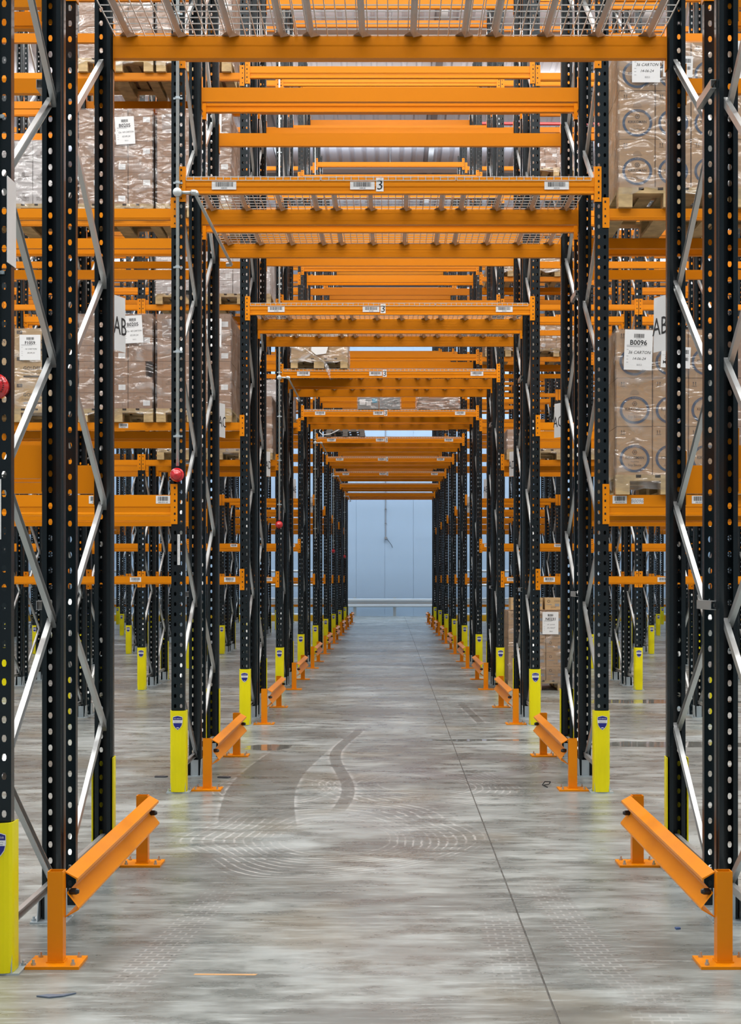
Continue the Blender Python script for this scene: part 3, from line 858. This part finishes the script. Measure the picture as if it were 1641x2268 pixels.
def pallet(cx, y, z, place, far=False, rz=0.0):
    lab = 'wooden pallet under %s' % place
    if far:
        return obj('wooden_pallet', PALJ, loc=(cx, y, z), rot=(0, 0, rz), label=lab, cat='pallet', group='wooden pallets in the racking', kind='thing')
    r = obj('wooden_pallet', None, loc=(cx, y, z), rot=(0, 0, rz), label=lab, cat='pallet', group='wooden pallets in the racking', kind='thing')
    for nm, me, l in PAL: obj(nm, me, r, l)
    return r

def carton_mesh(w_, d, h, m, tape_=True):
    g = 0.0025; mb = MB()
    x, c = w_ / 2 - g, 0.006
    # box with softened vertical edges
    prof = [(-x + c, g), (x - c, g), (x, g + c), (x, d - g - c), (x - c, d - g), (-x + c, d - g), (-x, d - g - c), (-x, g + c)]
    mb.prism(prof, g * 0.5, h - g * 0.8, 'z')
    if tape_:
        mb.box(-x * 0.98, x * 0.98, d / 2 - 0.025, d / 2 + 0.025, h - g * 0.8, h - g * 0.4, 1)
    return mb.mesh('shipping_carton', [m, M_TAPE])

def print_sauce(w_, h):
    s = Sheet(); R = 0.104
    cz = h * 0.335
    s.ring(0, cz, R * 0.80, R * 0.97, 0, 1, 32, 1.09)
    s.poly([(0.034 * math.cos(a), h * 0.66 + 0.034 * math.sin(a)) for a in [PI * i / 12 for i in range(13)]], 2, 1)
    s.ring(0, cz + 0.047, 0.014, 0.019, 1, 1, 6); s.ring(0, cz + 0.047, 0.003, 0.008, 1, 1, 6)
    s.text('KIKKOMAN', 0, cz + 0.008, 0.020, 1, 1, maxw=0.135, bold=True)
    s.text('Gluten Free', 0, cz - 0.022, 0.009, 1, 1, maxw=0.08)
    s.text('Soy Sauce', 0, cz - 0.047, 0.018, 1, 1, maxw=0.095)
    for dx in (-0.095, -0.078):
        x = dx; z = h - 0.055
        s.poly([(x - 0.002, z), (x + 0.002, z), (x + 0.002, z + 0.02), (x - 0.002, z + 0.02)], 1, 1)
        s.poly([(x - 0.006, z + 0.018), (x + 0.006, z + 0.018), (x, z + 0.028)], 1, 1)
    s.rect(-0.104, -0.069, h - 0.062, h - 0.059, 1, 1)
    for i in range(12):
        pass
    # ring lettering
    for i, ch in enumerate('ALL PURPOSE'):
        if ch == ' ': continue
        a = PI / 2 + 0.62 - 1.24 * i / 10
        vs, fs, wid = text_poly(ch)
        rr = R * 0.885; hgt = 0.010
        ca, sa = math.cos(a - PI / 2), math.sin(a - PI / 2)
        s.mb.add([(rr * math.cos(a) + hgt * (p * ca - q * sa), -0.0013, cz + rr * math.sin(a) + hgt * (p * sa + q * ca)) for p, q in vs], fs, 3)
    return s.mesh('carton_print', [M_INKB, M_PRINTK, M_CUT, M_KRAFT])
def print_small(w_, h, sticker):
    s = Sheet()
    s.ring(0.0, h * 0.70, 0.008, 0.011, 0, 1, 6); s.text('KIKKOMAN', 0, h * 0.55, 0.010, 0, 1, maxw=0.07)
    s.rect(-0.07, -0.069, h * 0.05, h * 0.95, 0, 1); s.rect(0.069, 0.07, h * 0.05, h * 0.95, 0, 1)
    if sticker: s.rect(0.03, 0.105, h * 0.18, h * 0.52, 1, 1); s.rect(0.04, 0.095, h * 0.33, h * 0.335, 2, 2); s.rect(0.04, 0.085, h * 0.42, h * 0.425, 2, 2)
    return s.mesh('carton_print', [M_PRINTK, M_WHITE, M_INKG])
def print_ponzu(w_, h):
    s = Sheet()
    s.ring(0, h * 0.42, 0.015, 0.020, 0, 1, 6); s.ring(0, h * 0.42, 0.003, 0.008, 0, 1, 6)
    s.text('KIKKOMAN', 0, h * 0.30, 0.016, 0, 1, maxw=0.12, bold=True); s.text('PONZU', 0, h * 0.19, 0.024, 0, 1, maxw=0.11)
    s.rect(0.02, 0.08, h * 0.72, h * 0.735, 1, 1)
    return s.mesh('carton_print', [M_PRINTK, M_INKG])
def print_golden(w_, h):
    s = Sheet()
    s.text('GOLDEN', 0, h * 0.52, 0.036, 0, 1, maxw=0.20, bold=True); s.text('CURRY MIX FLAKES', 0, h * 0.34, 0.020, 0, 1, maxw=0.24)
    s.rect(-0.10, 0.10, h * 0.17, h * 0.24, 0, 1)
    s.rect(-0.17, -0.11, h * 0.80, h * 0.93, 0, 1); s.text('16', -0.14, h * 0.865, 0.016, 1, 2)
    return s.mesh('carton_print', [M_PRINTK, M_KRAFT3])
def print_marks(w_, h):
    s = Sheet()
    s.ring(-w_ * 0.25, h * 0.7, 0.014, 0.02, 0, 1, 10); s.text('OOO', w_ * 0.28, h * 0.72, 0.022, 0, 1); s.text('OOO', w_ * 0.05, h * 0.2, 0.022, 0, 1)
    s.rect(w_ * 0.14, w_ * 0.42, h * 0.28, h * 0.5, 1, 1); s.rect(-w_ * 0.4, -w_ * 0.05, h * 0.42, h * 0.46, 1, 1)
    return s.mesh('carton_print', [M_PRINTK, M_INKG])

def wrap_mesh(w_, d, h, seed, m, low=-0.06):
    """Thin film drawn round a load, open below, wrinkled."""
    r = random.Random(seed); mb = MB()
    nz = 10
    ring = []
    for i in range(8): ring.append((-w_ / 2 + w_ * i / 8, 0))
    for i in range(10): ring.append((w_ / 2, d * i / 10))
    for i in range(8): ring.append((w_ / 2 - w_ * i / 8, d))
    for i in range(10): ring.append((-w_ / 2, d - d * i / 10))
    n = len(ring); vs = []
    for j in range(nz + 1):
        z = low + (h - low) * j / nz
        for i, (x, y) in enumerate(ring):
            k = 0.006
            ox = r.uniform(0, k) * (1 if x > 0 else -1) if abs(abs(x) - w_ / 2) < 1e-6 else 0
            oy = r.uniform(0, k) * (1 if y > d / 2 else -1) if y in (0, d) else 0
            zz = z + (r.uniform(-0.03, 0.03) if j == 0 else 0)
            vs.append((x * (1 + 0.012) + ox, (y - d / 2) * 1.012 + d / 2 + oy, zz))
    fs = []
    for j in range(nz):
        for i in range(n):
            q = (i + 1) % n
            fs.append((j * n + i, j * n + q, (j + 1) * n + q, (j + 1) * n + i))
    mb.add(vs, fs)
    b = len(mb.v)
    rim = mb.v[nz * n:(nz + 1) * n]
    mb.v.append((0, d / 2, h + 0.008))
    for i in range(n):
        mb.f.append([nz * n + i, nz * n + (i + 1) % n, b]); mb.m.append(0)
    return mb.mesh('stretch_wrap', m)

def paper(code, lines, w_=0.205, h=0.293, curl=0.0, seed=1):
    s = Sheet(); s.rect(-w_ / 2, w_ / 2, -h, 0, 0, 0)
    s.bars(-w_ * 0.17, w_ * 0.19, -h * 0.20, -h * 0.10, 1, 1, seed)
    s.text('0000' + code[1:], 0.0, -h * 0.225, h * 0.022, 2, 1)
    s.text(code, 0.0, -h * 0.315, h * 0.118, 1, 1, maxw=w_ * 0.74, bold=True)
    s.rect(-w_ * 0.42, w_ * 0.30, -h * 0.395, -h * 0.385, 2, 1); s.rect(-w_ * 0.42, w_ * 0.1, -h * 0.425, -h * 0.415, 2, 1)
    zz = -h * 0.56
    for t, hh, it in lines:
        s.text(t, 0.01, zz, h * hh, 1 if it else 2, 1, maxw=w_ * 0.78, italic=it); zz -= h * 0.155
    for q in (0.50, 0.66, 0.74, 0.82):
        s.rect(-w_ * 0.42, -w_ * 0.35, -h * q, -h * q + h * 0.01, 2, 1)
    me = s.mesh('label_sheet', [M_WHITE, M_INK, M_INKG])
    return me

_cm = {}
def load(k, s, z, x0, mat_key, cols, layers, ch, nd, place, wrap=M_FILM, pr=None, far=False, half=0, jit=0.004, seed=0, depth=1.2, crushed=None, skirt=-0.06, desc='brown'):
    """A pallet load beside the tunnel (s = side); x0 = distance of its near side from the tunnel's middle line."""
    r = random.Random(seed + k * 31 + int(z * 10))
    cx = s * (x0 + 0.4)
    y = row_y(k) + (-0.05 if half == 0 else F2R - FR - 0.05)
    pallet(cx, y, z + 0.001, 'the ' + place, far)
    zt = z + 0.001 + 0.144
    cw = 0.79 / cols; cd = depth / nd
    key = (mat_key.name, round(cw, 3), round(cd, 3), ch)
    if key not in _cm: _cm[key] = carton_mesh(cw, cd, ch, mat_key)
    me = _cm[key]
    prm = None
    for lay in range(layers):
        for c in range(cols):
            # column 0 is the one next to the tunnel
            for dd in range(nd):
                if dd > 0 and c > 0: continue
                x = cx - s * 0.395 + s * cw * (c + 0.5)
                lab = '%s carton, layer %s, column %s%s, on %s' % (desc, NUMW[lay], NUMW[c], ('', ', second deep', ', third deep')[dd], place)
                use = me
                if crushed == (lay, c):      # one slumped, narrower carton leaves a dark gap towards the tunnel
                    use = carton_mesh(cw * 0.72, cd, ch, mat_key); x += s * cw * 0.14
                    lab = '%s narrow slumped carton beside dark gap, on %s' % (desc, place)
                o = obj('shipping_carton', use, loc=(x + r.uniform(-1, 1) * jit * 0.3, y + 0.004 + dd * cd + r.uniform(0, jit), zt + lay * ch), cat='carton', group='cartons on pallets', kind='thing', label=lab)
                if pr is not None and dd == 0 and use is me:
                    pm_ = pr(cw, ch, (lay + c + seed) % 2 == 0) if pr is print_small else None
                    pk = (pr.__name__, key, (lay + c + seed) % 2 if pr is print_small else 0)
                    if pk not in _cm: _cm[pk] = pm_ or pr(cw, ch)
                    obj('carton_print', _cm[pk], o, (0, 0.0018, 0))
    H = layers * ch
    wr = obj('stretch_wrap', wrap_mesh(0.80, depth + 0.01, H + 0.004, seed + 5, wrap, skirt), loc=(cx, y, zt), cat='stretch wrap', group='clear film round the loads', kind='thing', label='clear stretch film around the %s' % place)
    return wr, cx, y, zt
def put_sheet(wr, cx, zt, xc, ztop, me, tilt=0.0, name='label_sheet'):
    return obj(name, me, wr, (xc - cx, -0.021, ztop - zt), (0.03, tilt, 0))

SHEET_B96 = paper('B0096', [('36 CARTON', 0.075, 0.25), ('14-06-24', 0.065, 0.3), ('B053', 0.045, 0)], seed=2)
# right-hand side, second row
wr, cx, y, zt = load(2, 1, 2.19, 1.655, M_KRAFT, 3, 3, 0.355, 3, 'pallet with the B0096 sheet', pr=print_sauce, seed=1, skirt=-0.10)
put_sheet(wr, cx, zt, 1.82, 3.393, SHEET_B96, 0.03)
tk = Sheet(); tk.rect(0, 0.215, -0.155, 0, 0); tk.text('2231', 0.05, -0.085, 0.018, 1, 1); tk.text('MLT', 0.045, -0.115, 0.022, 1, 1, bold=True)
tk.bars(0.12, 0.20, -0.05, -0.02, 1, 1, 4); tk.bars(0.12, 0.20, -0.10, -0.075, 1, 1, 9); tk.rect(0.01, 0.205, -0.065, -0.063, 2, 1)
TICKET = tk.mesh('ticket', [M_WHITE, M_INK, M_INKG])
put_sheet(wr, cx, zt, 1.985, 3.275, TICKET, 0.05, 'ticket')
wr, cx, y, zt = load(2, 1, 2.19, 2.505, M_KRAFT2, 3, 3, 0.355, 1, 'far pallet beside the B0096 pallet', seed=2)
wr, cx, y, zt = load(2, 1, 4.295, 1.675, M_KRAFT, 3, 3, 0.355, 3, 'upper pallet above the B0096 pallet', pr=print_sauce, seed=3, skirt=-0.03)
put_sheet(wr, cx, zt, 1.872, 5.497, SHEET_B96, 0.0)
put_sheet(wr, cx, zt, 2.00, 5.40, TICKET, 0.03, 'ticket')
wr, cx, y, zt = load(2, 1, 4.295, 2.505, M_KRAFT, 3, 3, 0.355, 1, 'upper far pallet at the right frame edge', seed=4)
put_sheet(wr, cx, zt, 2.63, 5.497, SHEET_B96, 0.1)
# left-hand side, third row: two pallets to a bay on three levels
B205 = paper('B0205', [('Qty 140 CARTON', 0.06, 0.25), ('02.09.24', 0.06, 0.3), ('B053', 0.045, 0)], seed=6)
for z, nm in ((3.25, 'lower'), (5.44, 'middle'), (7.0, 'upper')):
    H = 0.1685
    wr, cx, y, zt = load(3, -1, z, 1.70, M_KRAFT2, 3, 6, H, 2 if z < 7 else 1, '%s left pallet beside third-row tunnel post' % nm, pr=print_small, seed=int(z * 3), desc='pinkish', wrap=M_FILM)
    if z < 7:
        put_sheet(wr, cx, zt, -1.90, z + 1.10, B205, 0.02)
        dp = Sheet(); dp.rect(-0.11, 0.11, -0.20, 0, 0)
        put_sheet(wr, cx, zt, -2.33, z + 1.10, dp.mesh('document_pouch', [M_FILMH]), -0.04, 'document_pouch')
    wr, cx, y, zt = load(3, -1, z, 2.535, M_KRAFT2, 3, 6, H, 1, '%s left pallet marked B0205' % nm, pr=print_small, seed=int(z * 5), desc='pinkish', crushed=(2, 0) if z < 4 else None)
    if z < 7: put_sheet(wr, cx, zt, (-2.755 if z < 4 else -2.84), z + (1.135 if z < 4 else 1.07), B205, -0.06)
F1059 = paper('F1059', [('16 CARTON', 0.06, 0.25), ('30.09.24', 0.06, 0.3)], w_=0.225, h=0.27, seed=9)
wr, cx, y, zt = load(3, -1, 3.25, 3.62, M_KRAFT3, 2, 3, 0.285, 1, 'pallet marked F1059', pr=print_golden, seed=7, desc='golden')
put_sheet(wr, cx, zt, -3.845, 4.18, F1059)
wr, cx, y, zt = load(3, -1, 5.44, 3.62, M_GREYC, 4, 3, 0.225, 1, 'pale pallet above the F1059 pallet', pr=print_ponzu, seed=8, desc='pale grey')
# fourth row
load(4, -1, 5.44, 1.68, M_GREYC, 3, 4, 0.185, 1, 'fourth row left pale pallet by tunnel', pr=print_small, seed=9, desc='pale')
load(4, -1, 5.44, 2.50, M_GREYC, 3, 4, 0.185, 1, 'fourth row left pale pallet further out', pr=print_small, seed=10, desc='pale')
load(4, -1, 3.25, 1.655, M_KRAFT2, 3, 3, 0.25, 1, 'fourth row left pallet under the pale ones', seed=11)
load(4, -1, 3.25, 2.48, M_GREYC, 2, 2, 0.22, 1, 'fourth row left low pallet further out', seed=12, desc='pale')
load(4, 1, 3.25, 1.645, M_KRAFT2, 3, 2, 0.14, 1, 'fourth row right low pallet by tunnel', seed=13)
load(4, 1, 3.25, 2.49, M_KRAFT3, 2, 1, 0.10, 1, 'fourth row right flat pallet further out', seed=14, wrap=M_FILMH)
N231 = paper('N0231', [('61 carton', 0.06, 0.3), ('31/10/27', 0.07, 0.3), ('B053', 0.05, 0.2)], w_=0.225, h=0.315, seed=12)
wr, cx, y, zt = load(4, 1, 0.0, 1.66, M_KRAFT, 3, 5, 0.195, 1, 'floor pallet marked N0231', pr=print_marks, seed=15)
put_sheet(wr, cx, zt, 2.255, 1.108, N231)
for c in range(3):      # loose cartons on top of the wrapped stack
    key = 'loose'
    if key not in _cm: _cm[key] = carton_mesh(0.225, 0.36, 0.172, M_KRAFT3); _cm['loosep'] = print_marks(0.225, 0.172)
    o = obj('shipping_carton', _cm[key], loc=((1.81, 2.045, 2.295)[c], row_y(4) + 0.02, 0.145 + 0.975 + 0.016), cat='carton', group='cartons on pallets', kind='thing',
            label='loose kraft carton on top of the N0231 stack, %s from tunnel' % ORD[c + 1])
    obj('carton_print', _cm['loosep'], o, (0, 0.0018, 0))
# fifth row
load(5, 1, 5.45, 2.50, M_KRAFT, 4, 3, 0.15, 1, 'fifth row right pallet, third level', pr=print_small, seed=16, far=True)
load(5, 1, 5.45, 1.66, M_KRAFT, 4, 3, 0.15, 1, 'fifth row right tunnel pallet, third level', seed=17, far=True)
load(5, 1, 8.60, 2.50, M_KRAFT2, 4, 3, 0.16, 1, 'fifth row right pallet, fifth level', pr=print_small, seed=18, far=True)
load(5, 1, 6.85, 1.70, M_KRAFT3, 2, 1, 0.10, 1, 'fifth row right low pallet, fourth level', seed=19, far=True, wrap=M_FILMH)
load(5, 1, 6.85, 2.52, M_KRAFT3, 2, 1, 0.16, 1, 'fifth row right outer low pallet, fourth level', seed=20, far=True, wrap=M_FILMH)
load(5, -1, 4.30, 1.70, M_GREYC, 3, 3, 0.2, 1, 'fifth row left pallet by tunnel', seed=21, far=True, desc='pale')

# things lying on the tunnel decks
def deck_pallet(k, xc, mk, layers, ch, place, cols=3, dark=False):
    y = row_y(k) - 0.02; z = 4.540
    if dark:
        obj('wooden_pallet', join_pallet(M_WOODG), loc=(xc, y, z), cat='pallet', kind='thing', label='empty dark pallet on the wire deck over tunnel, %s row' % ORD[k])
        return
    pallet(xc, y, z, place)
    zt = z + 0.144; cw = 0.79 / cols
    me = carton_mesh(cw, 1.19, ch, mk)
    for lay in range(layers):
        for c in range(cols):
            for dd in range(1):
                obj('shipping_carton', me, loc=(xc - 0.395 + cw * (c + 0.5), y + 0.005 + 0.6 * dd, zt + lay * ch), cat='carton', group='cartons on pallets', kind='thing',
                    label='brown carton, layer %s, %s from left%s, on %s' % (NUMW[lay], ORD[c + 1], ', rear' if dd else '', place))
    wr = obj('stretch_wrap', wrap_mesh(0.80, 1.21, layers * ch + 0.004, 77, M_FILMH, -0.05), loc=(xc, y, zt), cat='stretch wrap', group='clear film round the loads', kind='thing', label='torn stretch film around the %s' % place)
    # loose tail of film hanging over the beam
    tail = MB(); pts = [(-0.22, 0.14, 0.035), (-0.10, 0.05, 0.06), (0.03, -0.03, 0.05), (0.10, -0.10, 0.035), (0.13, -0.20, 0.03), (0.16, -0.31, 0.006)]
    vs = []; fs = []
    for i, (x, z_, w_) in enumerate(pts):
        vs += [(x - w_, -0.03 - 0.01 * (i % 2), z_ + w_ * 0.6), (x, -0.05, z_), (x + w_, -0.03 - 0.012 * ((i + 1) % 2), z_ - w_ * 0.4)]
        if i: b = 3 * i; fs += [(b - 3, b - 2, b + 1, b), (b - 2, b - 1, b + 2, b + 1)]
    tail.add(vs, fs)
    obj('film_tail', tail.mesh('film_tail', M_FILMT), wr, (0, 0, 0))
    ps = Sheet(); ps.poly([(-0.12, 0.22), (0.14, 0.22), (0.08, 0.02), (-0.06, 0.0), (-0.13, 0.06)], 0)
    obj('label_sheet', ps.mesh('label_sheet', [M_WHITE]), wr, (0.02, -0.02, 0.04))
M_FILMT = film_material('bunched_film', 0.2, 0.42, 14)
deck_pallet(4, -1.00, M_KRAFT3, 2, 0.17, 'torn-wrapped pallet on tunnel deck')
deck_pallet(6, -0.93, None, 0, 0, '', dark=True)
st_ = MB(); prev = None
pth = [(-1.43, 0.17), (-1.47, 0.08), (-1.40, 0.01), (-1.25, 0.03), (-1.12, 0.09), (-1.02, 0.15)]
for a, c in zip(pth, pth[1:]):
    st_.tube((a[0], row_y(6) - 0.05, 4.545 + a[1] + 0.01), (c[0], row_y(6) - 0.05, 4.545 + c[1] + 0.01), 0.010, 6)
obj('plastic_strap', st_.mesh('plastic_strap', M_WHITE), cat='strap', kind='thing', label='looped white plastic strap beside the dark pallet over tunnel')
# blue-grey wrapped cartons and a flat film bundle on the fifth row's deck
cr = carton_mesh(0.37, 0.6, 0.205, M_BLUEG)
cp = Sheet(); cp.text('OK', 0.0, 0.14, 0.03, 0, 1); cp.text('OB', 0.02, 0.075, 0.03, 0, 1); cp.ring(0.11, 0.12, 0.03, 0.035, 0, 1, 14)
cq = Sheet(); cq.rect(-0.15, -0.05, 0.07, 0.17, 0, 1); cq.rect(-0.03, 0.05, 0.06, 0.12, 0, 1); cq.rect(0.07, 0.15, 0.11, 0.18, 1, 1)
o = obj('shipping_carton', cr, loc=(-0.38, row_y(5), 4.54), cat='carton', kind='thing', label='blue grey carton with cyan sticker on the fifth row tunnel deck')
obj('stickers', cq.mesh('stickers', [M_WHITE, M_CYAN]), o, (0, 0.0018, 0))
o = obj('shipping_carton', cr, loc=(-0.005, row_y(5), 4.54), cat='carton', kind='thing', label='blue grey carton lettered OK on the fifth row tunnel deck')
obj('carton_print', cp.mesh('carton_print', [M_INK]), o, (0, 0.0018, 0))
obj('stretch_wrap', wrap_mesh(0.76, 0.61, 0.212, 41, M_FILM, 0.0), loc=(-0.19, row_y(5) - 0.005, 4.54), cat='stretch wrap', group='clear film round the loads', kind='thing', label='clear film around the two blue grey cartons over tunnel')
fl = MB()
for j in range(4): fl.box(-0.36 + 0.01 * (j % 2), 0.36, 0, 0.8, 0.012 + j * 0.05, 0.052 + j * 0.05)
obj('board_bundle', fl.mesh('board_bundle', M_KRAFT2), loc=(0.84, row_y(5) + 0.01, 4.535), cat='board bundle', kind='thing', label='flat bundle of brown boards wrapped in film over tunnel')
obj('stretch_wrap', wrap_mesh(0.76, 0.82, 0.22, 43, M_FILMH, 0.005), loc=(0.84, row_y(5), 4.535), cat='stretch wrap', group='clear film round the loads', kind='thing', label='crumpled cloudy film around the flat board bundle over tunnel')

# ================================================================== end wall area
YR = WALL_Y - 0.55
gr = obj('crash_barrier', None, loc=(0, YR, 0), cat='crash barrier', kind='thing', label='long galvanised crash barrier in front of the end wall')
outl = [(0.0, 0.75), (-0.085, 0.72), (-0.085, 0.66), (0.0, 0.61), (0.0, 0.53), (-0.085, 0.48), (-0.085, 0.42), (0.0, 0.39)]
prof = outl + [(a + 0.012, z) for a, z in reversed(outl)]
obj('rail', MB().prism(prof, -15, 15, 'x').mesh('rail', M_ROLLER), gr)
pz = MB().box(-0.06, 0.06, 0.02, 0.12, 0, 0.80).box(-0.15, 0.15, -0.05, 0.2, 0, 0.015).mesh('barrier_leg', M_FOOT)
for i in range(-8, 9): obj('barrier_leg', pz, gr, (0.19 + 1.66 * i, 0, 0))
# hanging cable and socket on the wall
cb = obj('wall_cable', None, loc=(-0.18, WALL_Y - 0.02, 0), cat='cable', kind='thing', label='thin conduit with dangling wire on the blue end wall')
obj('conduit_pipe', MB().tube((0, 0, 3.35), (0, 0, 9.0), 0.016, 6).mesh('conduit_pipe', M_INKG), cb)
mb = MB()
for z in (3.9, 4.5, 5.0): mb.box(-0.04, 0.04, -0.02, 0.02, z, z + 0.02)
mb.box(-0.05, 0.05, -0.05, 0.02, 3.24, 3.34)
obj('socket_box', mb.mesh('socket_box', M_INKG), cb)
mb = MB(); pp = [(0.05, 3.26), (0.10, 3.18), (0.18, 3.08), (0.25, 2.98), (0.29, 2.88)]
for a, c in zip(pp, pp[1:]): mb.tube((a[0], -0.02, a[1]), (c[0], -0.02, c[1]), 0.010, 6)
obj('loose_wire', mb.mesh('loose_wire', M_INK), cb)
# roller lanes with yellow kerbs beyond the last rack row, on both sides
YL = 62.3
for s in (-1, 1):
    r = obj('roller_lane_rack', None, loc=(0, YL, 0), cat='roller rack', kind='thing', label='galvanised roller lane rack at the far %s end beyond the last row' % side_word(s))
    xa, xb = sorted((s * 1.75, s * 15.0))
    for z in (1.86, 1.33, 0.80, 0.20):
        mb = MB(); mb.tube((xa, 0, z), (xb, 0, z), 0.055, 10)
        obj('roller', mb.mesh('roller', M_ROLLER, True), r)
    for z in (1.42, 0.55):
        obj('cross_beam', MB().box(xa, xb, 0.1, 0.15, z - 0.05, z + 0.04).mesh('cross_beam', M_ORANGE), r)
    x = s * 1.8
    while abs(x) < 15:
        obj('post', POST, r, (x, 0.15, 0)); x += s * 1.95
    k_ = obj('floor_kerb', MB().prism([(-0.09, 0), (0.09, 0), (0.07, 0.22), (-0.07, 0.22)], xa + (0 if s < 0 else 0.3), xb - (0.3 if s < 0 else 0), 'x').mesh('floor_kerb', mat('yellow_kerb', (0.80, 0.44, 0.005), 0.5)), loc=(0, YL - 1.6, 0), cat='kerb', kind='thing',
             label='low yellow floor kerb at the far %s end before the roller rack' % side_word(s))

# ================================================================== scraps on the floor
def scrap(name, pts, h, m, loc, rz, lab, cat):
    o = obj(name, MB().prism(pts, 0.001, h, 'z').mesh(name, m), loc=loc, rot=(0, 0, rz), label=lab, cat=cat, kind='thing')
scrap('rubber_scrap', [(-0.05, -0.02), (0.03, -0.03), (0.055, 0.0), (0.02, 0.03), (-0.04, 0.025)], 0.010, M_RUBBER, (-1.816, 12.93, 0), 0.1, 'flat grey rubber scrap left of the second row yellow guard', 'scrap')
scrap('rubber_scrap', [(-0.05, -0.02), (0.04, -0.025), (0.05, 0.015), (0.0, 0.04), (-0.045, 0.02)], 0.012, M_RUBBER, (-1.31, 12.88, 0), -0.2, 'flat grey rubber scrap beside the second row orange barrier', 'scrap')
scrap('plastic_shred', [(-0.07, 0.0), (-0.02, -0.025), (0.03, -0.01), (0.075, 0.03), (0.02, 0.012), (-0.03, 0.02)], 0.006, mat('dull_blue_film', (0.12, 0.16, 0.22), 0.4), (-1.26, 6.14, 0), 0.1, 'torn blue grey plastic shred on the floor at the lower left', 'scrap')
scrap('blue_chip', [(-0.012, -0.01), (0.012, -0.008), (0.014, 0.01), (-0.006, 0.014)], 0.008, M_BLUEP, (1.29, 7.32, 0), 0.3, 'tiny blue plastic chip on the floor by the right barrier', 'scrap')
mb = MB()
pp = [(-0.025, 0.0, 0.004), (0.02, 0.0, 0.012), (0.03, 0.0, 0.03), (-0.01, 0.03, 0.028), (-0.03, 0.01, 0.006), (-0.005, -0.12, 0.004)]
for a, c in zip(pp, pp[1:]): mb.tube(a, c, 0.004, 6)
obj('strap_offcut', mb.mesh('strap_offcut', M_INK), loc=(1.19, 12.40, 0), cat='scrap', kind='thing', label='bent black strap offcut lying beside the right second row barrier')
obj('paint_mark', MB().prism([(-0.125, -0.006), (0.12, -0.012), (0.128, 0.008), (-0.12, 0.014)], 0.0, 0.0012, 'z').mesh('paint_mark', M_PAINTO), loc=(-0.655, 6.48, 0), cat='paint mark', kind='thing', label='short worn orange paint stripe on the concrete near the front')
